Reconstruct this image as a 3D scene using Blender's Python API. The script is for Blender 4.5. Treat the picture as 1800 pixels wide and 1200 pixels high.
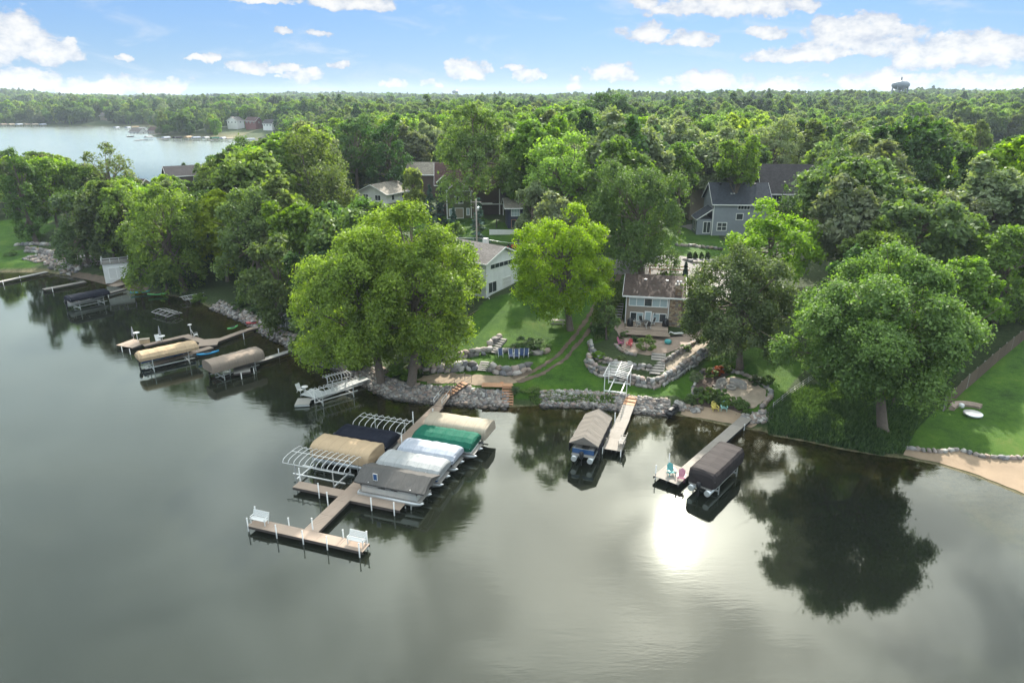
import bpy, math, random
import numpy as np
from mathutils import Vector, Matrix
from mathutils.geometry import delaunay_2d_cdt

R = math.radians
random.seed(7)
for o in list(bpy.data.objects): bpy.data.objects.remove(o)
scene = bpy.context.scene
COL = scene.collection

# ------------------------------------------------------------------ camera
CAM_H, PITCH = 35.0, R(19.8)
cam_d = bpy.data.cameras.new('camera'); cam = bpy.data.objects.new('camera', cam_d); COL.objects.link(cam)
cam.location = (0, 0, CAM_H); cam.rotation_euler = (R(90) - PITCH, 0, 0)
cam_d.lens = 24; cam_d.sensor_width = 36; cam_d.clip_end = 30000; cam_d.clip_start = .5
scene.camera = cam

# ------------------------------------------------------------------ exposure / renderer
vs = scene.view_settings
vs.view_transform = 'Standard'; vs.look = 'None'; vs.gamma = 1; vs.use_curve_mapping = False
vs.exposure = 1.15
scene.render.engine = 'CYCLES'
cy = scene.cycles
cy.max_bounces = 7; cy.diffuse_bounces = 4; cy.glossy_bounces = 3; cy.transmission_bounces = 4
cy.transparent_max_bounces = 8; cy.volume_bounces = 0
cy.use_denoising = True
try:
    cy.denoiser = 'OPENIMAGEDENOISE'; cy.denoising_input_passes = 'RGB_ALBEDO_NORMAL'
except Exception: pass
cy.use_adaptive_sampling = True; cy.adaptive_threshold = 0.015
cy.sample_clamp_indirect = 6; cy.caustics_reflective = False; cy.caustics_refractive = False

# ------------------------------------------------------------------ sun + sky
SUN_EL, SUN_AZ = R(34), R(15.9)                  # azimuth clockwise from +Y: in front of the camera
sd_ = bpy.data.lights.new('sun', 'SUN'); sun = bpy.data.objects.new('sun', sd_); COL.objects.link(sun)
sd_.energy = 4.9; sd_.angle = R(0.8); sd_.color = (1, .93, .82)
SUNDIR = Vector((math.sin(SUN_AZ)*math.cos(SUN_EL), math.cos(SUN_AZ)*math.cos(SUN_EL), math.sin(SUN_EL)))
sun.rotation_euler = SUNDIR.to_track_quat('Z', 'Y').to_euler(); sun.location = (30, 60, 90)

class N:
    """small node-tree helper"""
    def __init__(s, nt): s.nt = nt; s.n = nt.nodes; s.l = nt.links
    def new(s, t, **kw):
        nd = s.n.new(t)
        for k, v in kw.items(): setattr(nd, k, v)
        return nd
    def put(s, sock, v):
        if v is None: return
        if isinstance(v, bpy.types.NodeSocket): s.l.new(v, sock)
        else: sock.default_value = v
    def m(s, op, a, b=None, c=None, clamp=False):
        nd = s.new('ShaderNodeMath', operation=op); nd.use_clamp = clamp
        s.put(nd.inputs[0], a); s.put(nd.inputs[1], b); s.put(nd.inputs[2], c)
        return nd.outputs[0]
    def vm(s, op, a, b=None, out=0):
        nd = s.new('ShaderNodeVectorMath', operation=op)
        s.put(nd.inputs[0], a)
        if b is not None: s.put(nd.inputs[1], b)
        return nd.outputs[out]
    def mix(s, f, a, b, mode='MIX'):
        nd = s.new('ShaderNodeMix', data_type='RGBA', blend_type=mode)
        s.put(nd.inputs[0], f); s.put(nd.inputs[6], a); s.put(nd.inputs[7], b)
        return nd.outputs[2]
    def noise(s, vec=None, scale=5, detail=3, rough=.5, dist=0, out=0):
        nd = s.new('ShaderNodeTexNoise'); s.put(nd.inputs['Vector'], vec)
        nd.inputs['Scale'].default_value = scale; nd.inputs['Detail'].default_value = detail
        nd.inputs['Roughness'].default_value = rough; nd.inputs['Distortion'].default_value = dist
        return nd.outputs[out]
    def ramp(s, f, stops):
        nd = s.new('ShaderNodeValToRGB'); s.put(nd.inputs[0], f)
        el = nd.color_ramp.elements
        while len(el) < len(stops): el.new(.5)
        for e, (p, c) in zip(el, stops): e.position = p; e.color = c if len(c) == 4 else (*c, 1)
        return nd.outputs[0]
    def sstep(s, x, a, b):
        nd = s.new('ShaderNodeMapRange', interpolation_type='SMOOTHSTEP')
        s.put(nd.inputs[0], x); nd.inputs[1].default_value = a; nd.inputs[2].default_value = b
        return nd.outputs[0]

def px_dir(px, py):
    u, v = (px - 900)/1200, (600 - py)/1200
    f, up = math.cos(PITCH) + v*math.sin(PITCH), v*math.cos(PITCH) - math.sin(PITCH)
    return math.atan2(u, f), math.atan2(up, math.hypot(u, f))

def build_world():
    w = bpy.data.worlds.new('World'); scene.world = w; w.use_nodes = True
    w.cycles.sampling_method = 'MANUAL'; w.cycles.sample_map_resolution = 512
    t = N(w.node_tree); t.n.clear()
    out = t.new('ShaderNodeOutputWorld'); bg = t.new('ShaderNodeBackground'); t.l.new(bg.outputs[0], out.inputs[0])
    sky = t.new('ShaderNodeTexSky', sky_type='NISHITA'); sky.sun_disc = False
    sky.sun_elevation = SUN_EL; sky.sun_rotation = SUN_AZ
    sky.air_density = 1.0; sky.dust_density = .6; sky.ozone_density = 2.5; sky.altitude = 300
    d = t.vm('NORMALIZE', t.new('ShaderNodeTexCoord').outputs['Generated'])
    sp = t.new('ShaderNodeSeparateXYZ'); t.l.new(d, sp.inputs[0]); X, Y, Z = sp.outputs
    az = t.m('ARCTAN2', X, Y); el = t.m('ARCSINE', Z)
    # blue daylight: Nishita tinted towards the clear summer blue of the photograph
    blue = t.mix(1.0, sky.outputs[0], (.55, .77, 1.2, 1), 'MULTIPLY')
    # --- cumulus heaps standing low over the horizon
    heaps = [(20, 70, 55, 46), (100, 98, 34, 22), (25, 148, 60, 28), (190, 157, 75, 20), (285, 155, 45, 20),
             (437, 119, 34, 17), (500, 122, 28, 13), (535, 136, 36, 15), (370, 107, 16, 9), (822, 127, 46, 20),
             (625, 8, 80, 16), (465, 2, 60, 9), (905, 122, 24, 10), (930, 135, 30, 12), (697, 148, 22, 10), (758, 148, 20, 10),
             (1080, 132, 46, 22), (1010, 148, 20, 14), (1145, 60, 48, 18), (1210, 72, 44, 16), (1290, 14, 150, 22), (1200, 22, 60, 14),
             (1500, 72, 105, 38), (1420, 98, 90, 16), (1245, 146, 70, 24), (1375, 153, 45, 15), (1650, 98, 70, 34),
             (1765, 92, 60, 34), (1560, 146, 100, 18), (1730, 148, 90, 16), (1900, 90, 110, 50), (-110, 95, 100, 45), (-90, 150, 120, 20),
             (1130, 8, 30, 14), (600, 118, 18, 9), (1340, 60, 40, 14), (215, 105, 16, 8), (340, 108, 12, 6), (560, 62, 20, 8), (490, 52, 18, 7)]
    wc = t.new('ShaderNodeCombineXYZ'); t.l.new(az, wc.inputs[0]); t.l.new(el, wc.inputs[1])
    wn_ = t.noise(wc.outputs[0], 34, 4, .6, 0, 1); ws = t.new('ShaderNodeSeparateColor'); t.l.new(wn_, ws.inputs[0])
    az_w = t.m('ADD', az, t.m('MULTIPLY', t.m('SUBTRACT', ws.outputs[0], .5), .05)); el_w = t.m('ADD', el, t.m('MULTIPLY', t.m('SUBTRACT', ws.outputs[1], .5), .028))
    field = None
    for (px, py, rx, ry) in heaps:
        a, e = px_dir(px, py); ra, re = rx/1180, ry/1180
        da = t.m('MULTIPLY', t.m('SUBTRACT', az_w, a), 1/ra)
        de = t.m('MULTIPLY', t.m('SUBTRACT', el_w, e), 1/re)
        de = t.m('MAXIMUM', de, t.m('MULTIPLY', de, -1.7))
        r2 = t.m('ADD', t.m('MULTIPLY', da, da), t.m('MULTIPLY', de, de))
        f = t.m('SUBTRACT', 1, r2)
        field = f if field is None else t.m('SMOOTH_MAX', field, f, .3)
    cv = t.new('ShaderNodeCombineXYZ'); t.l.new(az, cv.inputs[0]); t.put(cv.inputs[1], t.m('MULTIPLY', el, 1.5))
    n1 = t.noise(cv.outputs[0], 26, 7, .62, .2); n2 = t.noise(cv.outputs[0], 7, 2)
    field = t.m('ADD', field, t.m('MULTIPLY', t.m('SUBTRACT', n1, .5), 3.0))
    cum = t.sstep(field, 0.02, .5)
    shade = t.sstep(t.m('ADD', t.m('MULTIPLY', field, .7), t.m('MULTIPLY', t.noise(cv.outputs[0], 48, 5, .6), 2.2)), .9, 2.1)
    ccol = t.mix(shade, (.60, .68, .82, 1), (1.06, 1.05, 1.03, 1))
    # thin wisps
    wv = t.new('ShaderNodeCombineXYZ'); t.l.new(az, wv.inputs[0]); t.put(wv.inputs[1], t.m('MULTIPLY', el, 3.2))
    wn = t.noise(wv.outputs[0], 9, 6, .6, .5)
    wisp = t.m('MULTIPLY', t.sstep(wn, .50, .78), .5)
    # --- higher up: the broken milky veil whose mirror image lies on the lake
    zz = t.m('ADD', t.m('MAXIMUM', Z, 0), .18)
    pv = t.new('ShaderNodeCombineXYZ'); t.put(pv.inputs[0], t.m('DIVIDE', X, zz)); t.put(pv.inputs[1], t.m('DIVIDE', Y, zz))
    vn = t.noise(pv.outputs[0], 1.6, 6, .56, .6)
    veil = t.m('MULTIPLY', t.sstep(el, R(6.5), R(13)), t.m('ADD', .58, t.m('MULTIPLY', t.sstep(vn, .30, .70), .30)))
    cosg = t.m('MAXIMUM', t.vm('DOT_PRODUCT', d, tuple(SUNDIR), out=1), 0)
    g1 = t.m('POWER', cosg, 7); g2 = t.m('POWER', cosg, 60); g3 = t.m('POWER', cosg, 500)
    glow = t.m('ADD', t.m('MULTIPLY', g1, GLOW[0]), t.m('ADD', t.m('MULTIPLY', g2, GLOW[1]), t.m('MULTIPLY', g3, GLOW[2])))
    vcol = t.vm('SCALE', t.mix(t.m('MULTIPLY', g1, .8), (.90, 1.0, 1.0, 1), (1.0, .88, .74, 1))); 
    vn2 = t.sstep(t.noise(pv.outputs[0], 3.2, 6, .6, .8), .34, .66)
    vb = t.m('ADD', VEIL, t.m('MULTIPLY', glow, t.m('ADD', .36, t.m('MULTIPLY', vn2, .8)))); t.put(vcol.node.inputs['Scale'], vb)
    # assemble (values below are multiplied by the background strength)
    k = 1/STRENGTH
    skyc = t.mix(.62, t.mix(1.0, blue, (SKYGAIN, SKYGAIN, SKYGAIN, 1), 'MULTIPLY'), t.mix(t.sstep(el, 0, R(8)), (.175*k, .283*k, .40*k, 1), (.135*k, .255*k, .44*k, 1)))
    sc = lambda c, f: (c.node, t.vm('SCALE', c))[1]
    def scale(c, f):
        o = t.vm('SCALE', c); o.node.inputs['Scale'].default_value = f; return o
    col = t.mix(wisp, skyc, scale((.92, .95, 1), k*.42))
    col = t.mix(t.m('MULTIPLY', cum, .96), col, scale(ccol, k*.43))
    col = t.mix(t.m('MULTIPLY', veil, .9), col, scale(vcol, k))
    # below the horizon: plain haze grey
    col = t.mix(t.sstep(el, R(-.3), R(-2)), col, scale((.45, .5, .55), k*.5))
    t.l.new(col, bg.inputs[0]); bg.inputs[1].default_value = STRENGTH
STRENGTH, SKYGAIN, VEIL = .1, .40, 1.15
GLOW = (3.6, 3.4, 2.6)
build_world()

# ------------------------------------------------------------------ object helpers
def tag(o, label=None, cat=None, group=None, kind=None):
    if label: o['label'] = label
    if cat: o['category'] = cat
    if group: o['group'] = group
    if kind: o['kind'] = kind
    return o
def thing(name, loc, rz=0, label=None, cat=None, group=None):
    o = bpy.data.objects.new(name, None); COL.objects.link(o)
    o.location = loc; o.rotation_euler = (0, 0, rz); o.empty_display_size = .2
    return tag(o, label, cat, group)
def link(name, me, parent=None, loc=(0, 0, 0), rot=(0, 0, 0), sc=(1, 1, 1)):
    o = bpy.data.objects.new(name, me); COL.objects.link(o); o.parent = parent
    o.location = loc; o.rotation_euler = rot; o.scale = sc
    return o
def copy_tree(o, parent=None):
    c = o.copy(); COL.objects.link(c); c.parent = parent
    for ch in o.children: copy_tree(ch, c)
    return c

class MB:
    """collects shapes, becomes ONE mesh"""
    def __init__(s): s.v = []; s.f = []; s.m = []; s.sm = []
    def add(s, vs, fs, mat=0, smooth=False):
        b = len(s.v); s.v.extend([tuple(p) for p in vs])
        for f in fs: s.f.append(tuple(b+i for i in f)); s.m.append(mat); s.sm.append(smooth)
        return s
    def box(s, c, d, rz=0, mat=0, M=None):
        x, y, z = d[0]/2, d[1]/2, d[2]/2
        P = [(-x,-y,-z),(x,-y,-z),(x,y,-z),(-x,y,-z),(-x,-y,z),(x,-y,z),(x,y,z),(-x,y,z)]
        if M is not None: P = [M @ Vector(p) for p in P]
        elif rz:
            ca, sa = math.cos(rz), math.sin(rz); P = [(p[0]*ca-p[1]*sa, p[0]*sa+p[1]*ca, p[2]) for p in P]
        P = [(p[0]+c[0], p[1]+c[1], p[2]+c[2]) for p in P]
        return s.add(P, [(3,2,1,0),(4,5,6,7),(0,1,5,4),(1,2,6,5),(2,3,7,6),(3,0,4,7)], mat)
    def bar(s, a, b, w, h=None, mat=0):
        """rectangular bar from a to b"""
        a, b = Vector(a), Vector(b); d = b-a; h = h or w
        M = d.to_track_quat('X', 'Z').to_matrix()
        c = (a+b)/2
        return s.box(c, (d.length, w, h), M=M, mat=mat)
    def tube(s, pts, r, n=6, mat=0, cap=True, smooth=True):
        pts = [Vector(p) for p in pts]; rr = r if isinstance(r, (list, tuple)) else [r]*len(pts)
        V = []; F = []
        prev = None
        for i, p in enumerate(pts):
            d = (pts[min(i+1, len(pts)-1)] - pts[max(i-1, 0)]).normalized()
            if prev is None:
                up = Vector((0, 0, 1)) if abs(d.z) < .9 else Vector((1, 0, 0))
                a = d.cross(up).normalized()
            else:
                a = (prev - d*prev.dot(d)).normalized()
            prev = a; b = d.cross(a)
            for k in range(n):
                t = 2*math.pi*k/n; V.append(p + (a*math.cos(t) + b*math.sin(t))*rr[i])
        for i in range(len(pts)-1):
            for k in range(n):
                k2 = (k+1) % n; F.append((i*n+k, i*n+k2, (i+1)*n+k2, (i+1)*n+k))
        s.add(V, F, mat, smooth)
        if cap:
            b = len(s.v) - len(V)
            s.f.append(tuple(b+k for k in reversed(range(n)))); s.m.append(mat); s.sm.append(False)
            s.f.append(tuple(b+(len(pts)-1)*n+k for k in range(n))); s.m.append(mat); s.sm.append(False)
        return s
    def lathe(s, prof, n=12, c=(0, 0, 0), mat=0):
        V = []; F = []
        for r, z in prof:
            for k in range(n):
                t = 2*math.pi*k/n; V.append((c[0]+r*math.cos(t), c[1]+r*math.sin(t), c[2]+z))
        for i in range(len(prof)-1):
            for k in range(n): F.append((i*n+k, i*n+(k+1) % n, (i+1)*n+(k+1) % n, (i+1)*n+k))
        F.append(tuple(reversed(range(n)))); F.append(tuple((len(prof)-1)*n+k for k in range(n)))
        return s.add(V, F, mat, True)
    def prism(s, poly, a0, a1, axis='y', mat=0):
        """polygon (2d) extruded along an axis: axis y -> poly is (x,z); x -> (y,z); z -> (x,y)"""
        n = len(poly)
        def P(q, a): return {'y': (q[0], a, q[1]), 'x': (a, q[0], q[1]), 'z': (q[0], q[1], a)}[axis]
        V = [P(q, a0) for q in poly] + [P(q, a1) for q in poly]
        F = [tuple(range(n)), tuple(reversed(range(n, 2*n)))] + [(i, i+n, (i+1) % n + n, (i+1) % n) for i in range(n)]
        return s.add(V, F, mat)
    def mesh(s, name, mats):
        me = bpy.data.meshes.new(name); me.from_pydata(s.v, [], s.f)
        for m in (mats if isinstance(mats, (list, tuple)) else [mats]): me.materials.append(m)
        me.polygons.foreach_set('material_index', s.m); me.polygons.foreach_set('use_smooth', s.sm)
        fix_normals(me); me.update(); return me
    def build(s, name, mats, parent=None, loc=(0, 0, 0), rot=(0, 0, 0)):
        return link(name, s.mesh(name, mats), parent, loc, rot)
import bmesh
def fix_normals(me):
    bm = bmesh.new(); bm.from_mesh(me); bmesh.ops.recalc_face_normals(bm, faces=bm.faces); bm.to_mesh(me); bm.free()
def quick_mesh(name, V, F, mat, smooth=False):
    """numpy quads/tris -> mesh"""
    me = bpy.data.meshes.new(name); n, k = F.shape
    me.vertices.add(len(V)); me.vertices.foreach_set('co', np.asarray(V, np.float32).ravel())
    me.loops.add(n*k); me.loops.foreach_set('vertex_index', F.astype(np.int32).ravel())
    me.polygons.add(n); me.polygons.foreach_set('loop_start', np.arange(0, n*k, k, dtype=np.int32))
    me.polygons.foreach_set('loop_total', np.full(n, k, np.int32))
    if smooth: me.polygons.foreach_set('use_smooth', np.ones(n, bool))
    me.materials.append(mat); me.update(calc_edges=True); return me
def fattr(me, name, vals):
    a = me.attributes.new(name, 'FLOAT', 'POINT'); a.data.foreach_set('value', np.asarray(vals, np.float32))

# ------------------------------------------------------------------ materials
def new_mat(name):
    m = bpy.data.materials.new(name); m.use_nodes = True; t = N(m.node_tree)
    b = t.n['Principled BSDF']; return m, t, b
def mat(name, col, rough=.6, var=.18, scale=2.5, bump=0, bscale=30, metal=0, spec=.4, rnd=0, fine=.5):
    m, t, b = new_mat(name)
    tc = t.new('ShaderNodeTexCoord').outputs['Object']
    n = t.noise(tc, scale, 5, .6); n2 = t.noise(tc, scale*9, 3)
    f = t.m('ADD', t.m('MULTIPLY', t.m('SUBTRACT', n, .5), var*2.6), t.m('MULTIPLY', t.m('SUBTRACT', n2, .5), var*1.4*fine))
    f = t.m('ADD', f, 1)
    if rnd:
        oi = t.new('ShaderNodeObjectInfo').outputs['Random']
        f = t.m('MULTIPLY', f, t.m('ADD', 1-rnd, t.m('MULTIPLY', oi, 2*rnd)))
    c = t.vm('SCALE', (*col,)); t.put(c.node.inputs['Scale'], f)
    t.l.new(c, b.inputs['Base Color'])
    b.inputs['Roughness'].default_value = rough; b.inputs['Metallic'].default_value = metal
    b.inputs['Specular IOR Level'].default_value = spec
    if bump:
        bp = t.new('ShaderNodeBump'); bp.inputs['Strength'].default_value = bump; bp.inputs['Distance'].default_value = .05
        t.put(bp.inputs['Height'], t.noise(tc, bscale, 4)); t.l.new(bp.outputs[0], b.inputs['Normal'])
    return m
def mat_siding(name, col, pitch=.16, vertical=False):
    m, t, b = new_mat(name); tc = t.new('ShaderNodeTexCoord').outputs['Object']
    sp = t.new('ShaderNodeSeparateXYZ'); t.l.new(tc, sp.inputs[0])
    q = t.m('ADD', sp.outputs[0], sp.outputs[1]) if vertical else sp.outputs[2]
    saw = t.m('FRACT', t.m('DIVIDE', q, pitch))
    n = t.noise(tc, 1.2, 5, .65)
    f = t.m('ADD', t.m('MULTIPLY', n, .35), .82); f = t.m('MULTIPLY', f, t.m('ADD', .8, t.m('MULTIPLY', t.sstep(saw, .0, .16), .2)))
    c = t.vm('SCALE', col); t.put(c.node.inputs['Scale'], f); t.l.new(c, b.inputs['Base Color'])
    bp = t.new('ShaderNodeBump'); bp.inputs['Strength'].default_value = .5; bp.inputs['Distance'].default_value = .02
    t.put(bp.inputs['Height'], saw); t.l.new(bp.outputs[0], b.inputs['Normal']); b.inputs['Roughness'].default_value = .65
    return m
def mat_shingle(name, col, w=.34, h=.17):
    m, t, b = new_mat(name); tc = t.new('ShaderNodeTexCoord').outputs['Object']
    sp = t.new('ShaderNodeSeparateXYZ'); t.l.new(tc, sp.inputs[0])
    cv = t.new('ShaderNodeCombineXYZ'); t.l.new(sp.outputs[0], cv.inputs[0]); t.put(cv.inputs[1], t.m('ADD', sp.outputs[1], t.m('MULTIPLY', sp.outputs[2], 1.3)))
    br = t.new('ShaderNodeTexBrick'); t.l.new(cv.outputs[0], br.inputs['Vector'])
    br.inputs['Scale'].default_value = 1; br.inputs['Brick Width'].default_value = w; br.inputs['Row Height'].default_value = h
    br.inputs['Mortar Size'].default_value = .012; br.inputs['Bias'].default_value = -.1
    br.inputs['Color1'].default_value = (*[c*.72 for c in col], 1); br.inputs['Color2'].default_value = (*[c*1.3 for c in col], 1)
    br.inputs['Mortar'].default_value = (*[c*.5 for c in col], 1)
    n = t.noise(tc, .7, 6, .7); f = t.m('ADD', .6, t.m('MULTIPLY', n, .85))
    c = t.vm('SCALE', br.outputs[0]); t.put(c.node.inputs['Scale'], f); t.l.new(c, b.inputs['Base Color'])
    b.inputs['Roughness'].default_value = .85; b.inputs['Specular IOR Level'].default_value = .25
    bp = t.new('ShaderNodeBump'); bp.inputs['Strength'].default_value = .6; bp.inputs['Distance'].default_value = .02
    t.put(bp.inputs['Height'], t.noise(tc, 40, 3)); t.l.new(bp.outputs[0], b.inputs['Normal'])
    return m
def mat_leaf(name, ca, cb, trans=.42, lit=1.0):
    """ca: darker leaf colour, cb: lighter leaf colour, mixed by the tint attribute"""
    m, t, b = new_mat(name); t.n.remove(b)
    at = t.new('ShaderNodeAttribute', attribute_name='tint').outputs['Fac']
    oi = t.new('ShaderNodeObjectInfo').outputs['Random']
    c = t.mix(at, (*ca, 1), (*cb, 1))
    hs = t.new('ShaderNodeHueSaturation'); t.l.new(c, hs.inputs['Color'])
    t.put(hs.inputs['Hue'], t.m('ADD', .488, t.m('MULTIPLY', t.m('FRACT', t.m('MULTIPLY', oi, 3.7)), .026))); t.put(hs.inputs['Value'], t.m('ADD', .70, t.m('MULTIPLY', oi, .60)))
    t.put(hs.inputs['Saturation'], t.m('ADD', .85, t.m('MULTIPLY', t.m('FRACT', t.m('MULTIPLY', oi, 7.3)), .25)))
    df = t.new('ShaderNodeBsdfDiffuse'); t.l.new(hs.outputs[0], df.inputs[0])
    tr = t.new('ShaderNodeBsdfTranslucent')
    tc = t.mix(1.0, hs.outputs[0], (1.35*lit, 1.5*lit, .5*lit, 1), 'MULTIPLY'); t.l.new(tc, tr.inputs[0])
    mx = t.new('ShaderNodeMixShader'); mx.inputs[0].default_value = trans; t.l.new(df.outputs[0], mx.inputs[1]); t.l.new(tr.outputs[0], mx.inputs[2])
    gl = t.new('ShaderNodeBsdfGlossy'); gl.inputs['Roughness'].default_value = .5; gl.inputs[0].default_value = (.9, .95, .9, 1)
    m2 = t.new('ShaderNodeMixShader'); m2.inputs[0].default_value = .022; t.l.new(mx.outputs[0], m2.inputs[1]); t.l.new(gl.outputs[0], m2.inputs[2])
    t.l.new(m2.outputs[0], t.n['Material Output'].inputs[0])
    return m
def mat_stone(name, by='object', dark=1.0):
    m, t, b = new_mat(name)
    tc = t.new('ShaderNodeTexCoord').outputs['Object']
    f = t.new('ShaderNodeObjectInfo').outputs['Random'] if by == 'object' else t.new('ShaderNodeAttribute', attribute_name='tint').outputs['Fac']
    k = dark
    c = t.ramp(f, [(0, (.13*k, .12*k, .115*k)), (.25, (.29*k, .27*k, .25*k)), (.45, (.34*k, .26*k, .205*k)), (.6, (.19*k, .19*k, .20*k)), (.8, (.48*k, .46*k, .42*k)), (1, (.30*k, .215*k, .185*k))])
    n = t.noise(tc, 5, 6, .7); g = t.m('ADD', .55, t.m('MULTIPLY', n, .9))
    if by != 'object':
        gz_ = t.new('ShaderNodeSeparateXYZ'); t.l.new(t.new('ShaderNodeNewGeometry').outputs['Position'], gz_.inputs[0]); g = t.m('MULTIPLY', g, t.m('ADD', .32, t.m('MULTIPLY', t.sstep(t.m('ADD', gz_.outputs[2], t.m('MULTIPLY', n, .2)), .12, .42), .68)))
    s = t.vm('SCALE', c); t.put(s.node.inputs['Scale'], g); t.l.new(s, b.inputs['Base Color'])
    b.inputs['Roughness'].default_value = .85; b.inputs['Specular IOR Level'].default_value = .3
    bp = t.new('ShaderNodeBump'); bp.inputs['Strength'].default_value = .6; bp.inputs['Distance'].default_value = .06
    t.put(bp.inputs['Height'], t.noise(tc, 9, 5)); t.l.new(bp.outputs[0], b.inputs['Normal'])
    return m
def mat_wood(name, col, var=.25):
    m, t, b = new_mat(name)
    tc = t.new('ShaderNodeTexCoord').outputs['Object']
    mp = t.new('ShaderNodeMapping'); mp.inputs['Scale'].default_value = (9, 1.2, 9); t.l.new(tc, mp.inputs[0])
    n = t.noise(mp.outputs[0], 1, 5, .6); n2 = t.noise(tc, .9, 4, .6)
    oi = t.new('ShaderNodeObjectInfo').outputs['Random']
    f = t.m('ADD', 1-var*1.2, t.m('ADD', t.m('MULTIPLY', n, var), t.m('ADD', t.m('MULTIPLY', n2, var), t.m('MULTIPLY', oi, .25))))
    c = t.vm('SCALE', col); t.put(c.node.inputs['Scale'], f); t.l.new(c, b.inputs['Base Color'])
    b.inputs['Roughness'].default_value = .75; b.inputs['Specular IOR Level'].default_value = .25
    return m
def mat_fabric(name, col, rough=.75, streak=.22, sheen=.0):
    m, t, b = new_mat(name)
    tc = t.new('ShaderNodeTexCoord').outputs['Object']
    mp = t.new('ShaderNodeMapping'); mp.inputs['Scale'].default_value = (1.3, .35, .5); t.l.new(tc, mp.inputs[0])
    n = t.noise(mp.outputs[0], 2.2, 5, .65, .4); n2 = t.noise(tc, .8, 4, .6)
    f = t.m('ADD', 1-streak*1.2, t.m('ADD', t.m('MULTIPLY', n, streak*1.3), t.m('MULTIPLY', n2, streak*1.1)))
    sx = t.new('ShaderNodeSeparateXYZ'); t.l.new(tc, sx.inputs[0]); sw = t.m('PINGPONG', t.m('ADD', sx.outputs[0], .17), .575)
    f = t.m('MULTIPLY', f, t.m('ADD', .72, t.m('MULTIPLY', t.sstep(sw, .0, .035), .28)))
    st = t.sstep(t.noise(tc, 1.7, 6, .75), .58, .72); f = t.m('MULTIPLY', f, t.m('SUBTRACT', 1, t.m('MULTIPLY', st, .25)))
    c = t.vm('SCALE', col); t.put(c.node.inputs['Scale'], f); t.l.new(c, b.inputs['Base Color'])
    b.inputs['Roughness'].default_value = max(rough, .7); b.inputs['Specular IOR Level'].default_value = .07
    bp = t.new('ShaderNodeBump'); bp.inputs['Strength'].default_value = .45; bp.inputs['Distance'].default_value = .12
    t.put(bp.inputs['Height'], t.noise(mp.outputs[0], 3.0, 3, .5, .6)); t.l.new(bp.outputs[0], b.inputs['Normal'])
    return m

M = {}
M['white'] = mat('white_paint', (.6, .6, .58), .45, .07); M['trim'] = mat('white_trim', (.78, .78, .76), .5, .05)
M['alu'] = mat('aluminium', (.62, .63, .63), .38, .1, metal=.75); M['pipe'] = mat('white_pipe', (.62, .62, .6), .4, .06)
M['dark'] = mat('dark_rubber', (.025, .025, .027), .6, .2); M['black'] = mat('black_plastic', (.015, .015, .017), .35, .2)
M['brown_steel'] = mat('dark_steel', (.06, .055, .05), .5, .2)
M['deck'] = mat_wood('weathered_deck', (.27, .21, .165)); M['deck_grey'] = mat_wood('grey_deck', (.25, .24, .22)); M['deck_pale'] = mat_wood('pale_deck', (.22, .20, .175))
M['deck_white'] = mat('white_deck', (.40, .42, .42), .5, .12); M['fence_brown'] = mat_wood('fence_boards', (.10, .074, .055)); M['cedar'] = mat_wood('cedar_boards', (.36, .20, .115)); M['beam'] = mat_wood('dark_beam', (.06, .05, .045))
M['bark'] = mat('bark', (.125, .10, .08), .9, .35, 4, .9, 14); M['bark_pale'] = mat('pale_bark', (.26, .235, .21), .9, .3, 4, .8, 14)
M['stone'] = mat_stone('boulder_stone', 'object', .85); M['riprap'] = mat_stone('riprap_stone', 'attr', .78)
M['concrete'] = mat('concrete', (.25, .235, .215), .85, .15, .6, .3, 20); M['asphalt'] = mat('worn_asphalt', (.17, .16, .15), .9, .2, .35, .4, 30)
M['paver'] = mat('paver_brown', (.25, .19, .15), .85, .28, 1.5, .5, 10); M['gravel'] = mat('gravel_tan', (.33, .27, .205), .9, .3, 1.2, .9, 22)
M['sand'] = mat('beach_sand', (.27, .20, .135), .95, .22, .5, .5, 12); M['dirt'] = mat('bare_dirt', (.105, .078, .055), .95, .5, .7, .8, 6)
M['tan_dirt'] = mat('sandy_dirt', (.24, .185, .13), .95, .4, .8, .8, 8); M['mulch'] = mat('dark_mulch', (.085, .06, .048), .95, .35, 2, .8, 16)
M['glass'] = mat('window_glass', (.035, .045, .05), .08, .3, .6, spec=.9); M['blind'] = mat('pane_with_blind', (.36, .45, .47), .22, .15, 1, spec=.8)
M['can_tan'] = mat_fabric('tan_canvas', (.37, .275, .175)); M['can_beige'] = mat_fabric('beige_canvas', (.33, .285, .22)); M['can_navy'] = mat_fabric('navy_canvas', (.010, .012, .02), .55)
M['can_green'] = mat_fabric('green_canvas', (.01, .09, .058), .6); M['can_white'] = mat_fabric('bluish_white_canvas', (.29, .315, .36), .6); M['can_light'] = mat_fabric('light_grey_canvas', (.275, .285, .285))
M['can_char'] = mat_fabric('charcoal_canvas', (.085, .082, .078), .6); M['can_grey'] = mat_fabric('greyish_tan_canvas', (.155, .14, .122)); M['can_taupe'] = mat_fabric('taupe_canvas', (.22, .18, .145))
M['can_brown'] = mat_fabric('brownish_black_canvas', (.036, .031, .031), .5)
M['hull_white'] = mat('gelcoat_white', (.68, .68, .66), .25, .06, spec=.6); M['hull_blue'] = mat('gelcoat_blue', (.03, .08, .19), .25, .1, spec=.6); M['hull_red'] = mat('gelcoat_red', (.22, .03, .03), .3, .1, spec=.6)
M['seat'] = mat('boat_vinyl', (.5, .48, .45), .5, .1)
def paint(n, c): M[n] = mat(n+'_paint', c, .5, .12, rnd=.06)
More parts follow.
